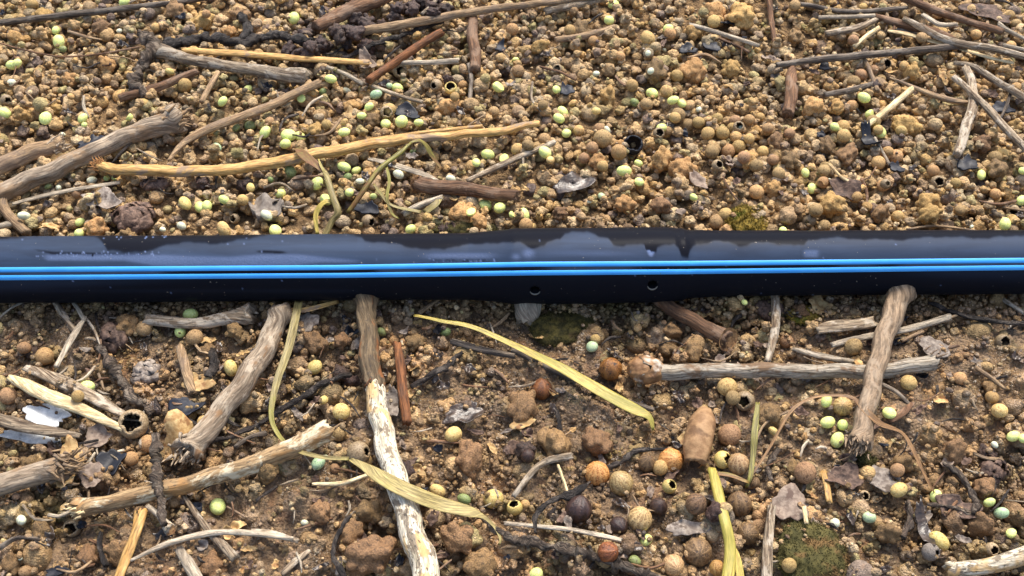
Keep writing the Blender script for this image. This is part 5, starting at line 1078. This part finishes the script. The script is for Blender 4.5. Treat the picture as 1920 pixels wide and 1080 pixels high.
# the withered seedling standing just behind the pipe
sb = on_ground(610, 438); sd_ = tag(empty('withered_seedling', sb), 'withered green and brown seedling standing behind the pipe', 'seedling')
stem('stem', [(604, 452), (622, 415), (634, 398), (626, 370), (614, 335), (608, 322)], [13, 12, 14, 13, 12, 8], M['blade_o'], None, None, [.1, .3, .45, .55, .6, .6], .8, 12, .05, .05, .1, (), 4, parent=sd_, base=sb)
stem('stem', [(652, 400), (680, 360), (705, 325), (722, 308), (748, 288), (770, 268)], [10, 10, 10, 9, 10, 4], M['blade_g'], None, None, [.2, .45, .6, .7, .75, .8], .8, 12, .05, .05, .1, (), 4, parent=sd_, base=sb)
for pts, wd, mt, lf in [([(610, 325), (590, 308), (572, 292), (556, 278)], [8, 16, 20, 12], 'blade_g', [.6, .62, .6, .5]), ([(612, 328), (602, 312), (597, 298)], [6, 5, 2], 'blade_y', [.6, .7, .75]),
                        ([(768, 268), (785, 264), (800, 275), (812, 295), (830, 318)], [4, 9, 11, 8, 4], 'blade_g', [.8, .7, .5, .3, .1]), ([(633, 385), (612, 378), (597, 392), (592, 410), (596, 440)], [8, 11, 12, 9, 6], 'blade_y', [.45, .5, .4, .3, .15]),
                        ([(724, 312), (730, 340), (726, 370), (735, 400), (748, 410)], [5, 6, 6, 5, 3], 'blade_o', [.7, .55, .4, .2, .1]), ([(700, 345), (715, 365), (735, 385), (790, 398)], [5, 6, 6, 7], 'blade_o', [.5, .4, .3, .1]),
                        ([(795, 400), (815, 385), (830, 368)], [14, 14, 6], 'blade_o', [.1, .15, .1])]:
    blade('leaf', pts, wd, mt, None, lf, parent=sd_, base=sb, seed=6)

# thin fibres and rootlets strewn over everything
for i in range(280):
    lo = random.random() < .75; px = random.uniform(10, 1910) if random.random() < .65 else random.uniform(10, 700); py = random.uniform(585, 1070) if lo else random.uniform(8, 420)
    a = random.uniform(0, math.pi); L = random.uniform(22, 80); b2 = random.uniform(-.35, .35) * L; c_, s_ = math.cos(a), math.sin(a) * .7
    pts = [(px - c_ * L / 2, py - s_ * L / 2), (px - s_ * b2 * .6, py + c_ * b2 * .6), (px + c_ * L / 2, py + s_ * L / 2)]
    if any(428 < p_[1] < 575 for p_ in pts): continue
    mt, lk = random.choice([('pale', 'pale'), ('brown', 'brown'), ('black', 'dark'), ('tan', 'tan'), ('black', 'dark'), ('grey', 'grey'), ('brown', 'brown')])
    wd_ = random.uniform(2, 6)
    o, _, _ = stem('rootlet', pts, [wd_, wd_ * 1.2, wd_ * .5], M[mt], None, None, random.uniform(.02, .14), .8, 6, .1, .05, .3, (), 400 + i, step=.12)
    later(o, look=lk, noun='rootlet', cat='rootlet', group='thin rootlets and fibres strewn on the soil')
# a few crumbs that came to rest against and on top of the things, then all crumbs as one object
def late_crumbs(n):
    for i in range(n):
        px, py = random.uniform(-20, 1940), random.choice([random.uniform(-10, 436), random.uniform(560, 1090), random.uniform(560, 1090), random.uniform(556, 590)])
        P = on_ground(px, py); r = random.uniform(.03, .09); x, y = P[0] + random.gauss(0, .1), P[1] + random.gauss(0, .1)
        h = hmean(x, y, r * .4)
        if h > hb(x, y) + .10 or math.hypot(y - PIPE_Y, h + r - PIPE_Z) < PIPE_R + r: continue
        wt = wet_at(x, y)
        add_crumb(x, y, h + r * .4, r, 2, tuple(tint(x, y, wt)), wt, peb=rng.random() < .4)
        stamp(x, y, h + r * .4, r, .8)
late_crumbs(5200)
V = np.concatenate(VV); F = np.concatenate(FF)
me = mesh_np('soil_crumbs', V, F, None, (M['crumb'],))
ca = me.attributes.new('Col', 'FLOAT_COLOR', 'POINT'); ca.data.foreach_set('color', np.concatenate(CC).ravel())
wa = me.attributes.new('wet', 'FLOAT', 'POINT'); wa.data.foreach_set('value', np.concatenate(WW))
tag(link('soil_crumbs', me), 'loose brown soil crumbs and grains covering the ground', 'soil crumbs', None, 'stuff')
# the soil they lie on, and the open ground round it
# wet mud has run between the crumbs in front of the pipe and set into a crust; only their tops stand out of it
HM = box_blur(box_blur(H0, 3), 2); mr = np.random.default_rng(21)
wetm = 1 / (1 + np.exp((YY - PIPE_Y + .6) * 4)); pat = fbm2(XX, YY, mr, .12, 4)
mm = np.clip(wetm * np.clip(.42 + .8 * pat + .6 * np.exp(-(((XX - 1.5) / 3.4) ** 2 + ((YY + 3.6) / 2.2) ** 2)), 0, 1) + (1 - wetm) * np.clip(-.1 + .9 * pat, 0, .55), 0, 1)
top = HM + (.055 * wetm - .035) * mm + .024 * mr.normal(size=HM.shape) + .035 * fbm2(XX, YY, mr, 1.3, 4)
ZZ = np.where(mm > .02, base * (1 - mm) + top * mm, base); ZZ[[0, -1]] = base[[0, -1]]; ZZ[:, [0, -1]] = base[:, [0, -1]]
bx = np.stack([XX, YY, ZZ], -1); hh, ww = bx.shape[:2]; V = bx.reshape(-1, 3)
i = np.arange(hh - 1)[:, None] * ww + np.arange(ww - 1)[None]; F = np.stack([i, i + 1, i + ww + 1, i + ww], -1).reshape(-1, 4)
k = NT('soil'); p = k.geo(); sep = k.n('ShaderNodeSeparateXYZ'); k.t.links.new(p, sep.inputs[0])
wtt = k.ramp(sep.outputs[1], PIPE_Y - 1, PIPE_Y + 1, 1, 0)
dry = k.mix(k.ramp(k.noise(p, 7, 5, .7), .3, .7), (.14, .09, .05, 1), (.36, .23, .11, 1)); wetc = k.mix(k.ramp(k.noise(p, 5, 6, .75), .34, .66), (.145, .092, .050, 1), (.345, .218, .108, 1))
k.bump(k.math('ADD', k.noise(p, 14, 5, .75), k.math('MULTIPLY', k.vor(p, 15), -.8)), 1, .09)
wetc = k.mix(k.math('MULTIPLY', k.ramp(k.noise(p, 1.1, 4, .65), .52, .68), .6), wetc, (.25, .115, .045, 1)); wetc = k.mix(k.math('MULTIPLY', k.ramp(k.noise(p, .8, 4, .65), .58, .70), .6), wetc, (.15, .125, .045, 1))
wetc = k.mix(k.math('MULTIPLY', k.ramp(k.noise(p, 17, 2, .5), .60, .68), .6), wetc, (.045, .032, .026, 1)); wetc = k.mix(k.math('MULTIPLY', k.ramp(k.noise(p, 24, 1, .5), .69, .75), .6), wetc, lin((205, 180, 150)))
M['soil'] = k.fin(k.mix(wtt, dry, wetc), k.ramp(k.math('MULTIPLY', wtt, k.ramp(k.noise(p, 1.3, 3, .6), .40, .62)), 0, 1, .80, .13), k.ramp(wtt, 0, 1, .15, .75))
tag(link('soil', mesh_np('soil', V, F, None, (M['soil'],))), None, None, None, 'structure')
g = [(-4000, -4000), (4000, -4000), (4000, 4000), (-4000, 4000), (GX0, GY0), (GX1, GY0), (GX1, GY1), (GX0, GY1)]
V = [(x, y, -.35) for x, y in g]; F = [[0, 1, 5, 4], [1, 2, 6, 5], [2, 3, 7, 6], [3, 0, 4, 7]]
tag(link('ground', mesh_np('ground', V, np.array(F), None, (M['soil'],), smooth=False)), None, None, None, 'structure')
finish_labels()
print('verts', len(me.vertices), 'objects', len(bpy.data.objects), 'pend', len(PEND))
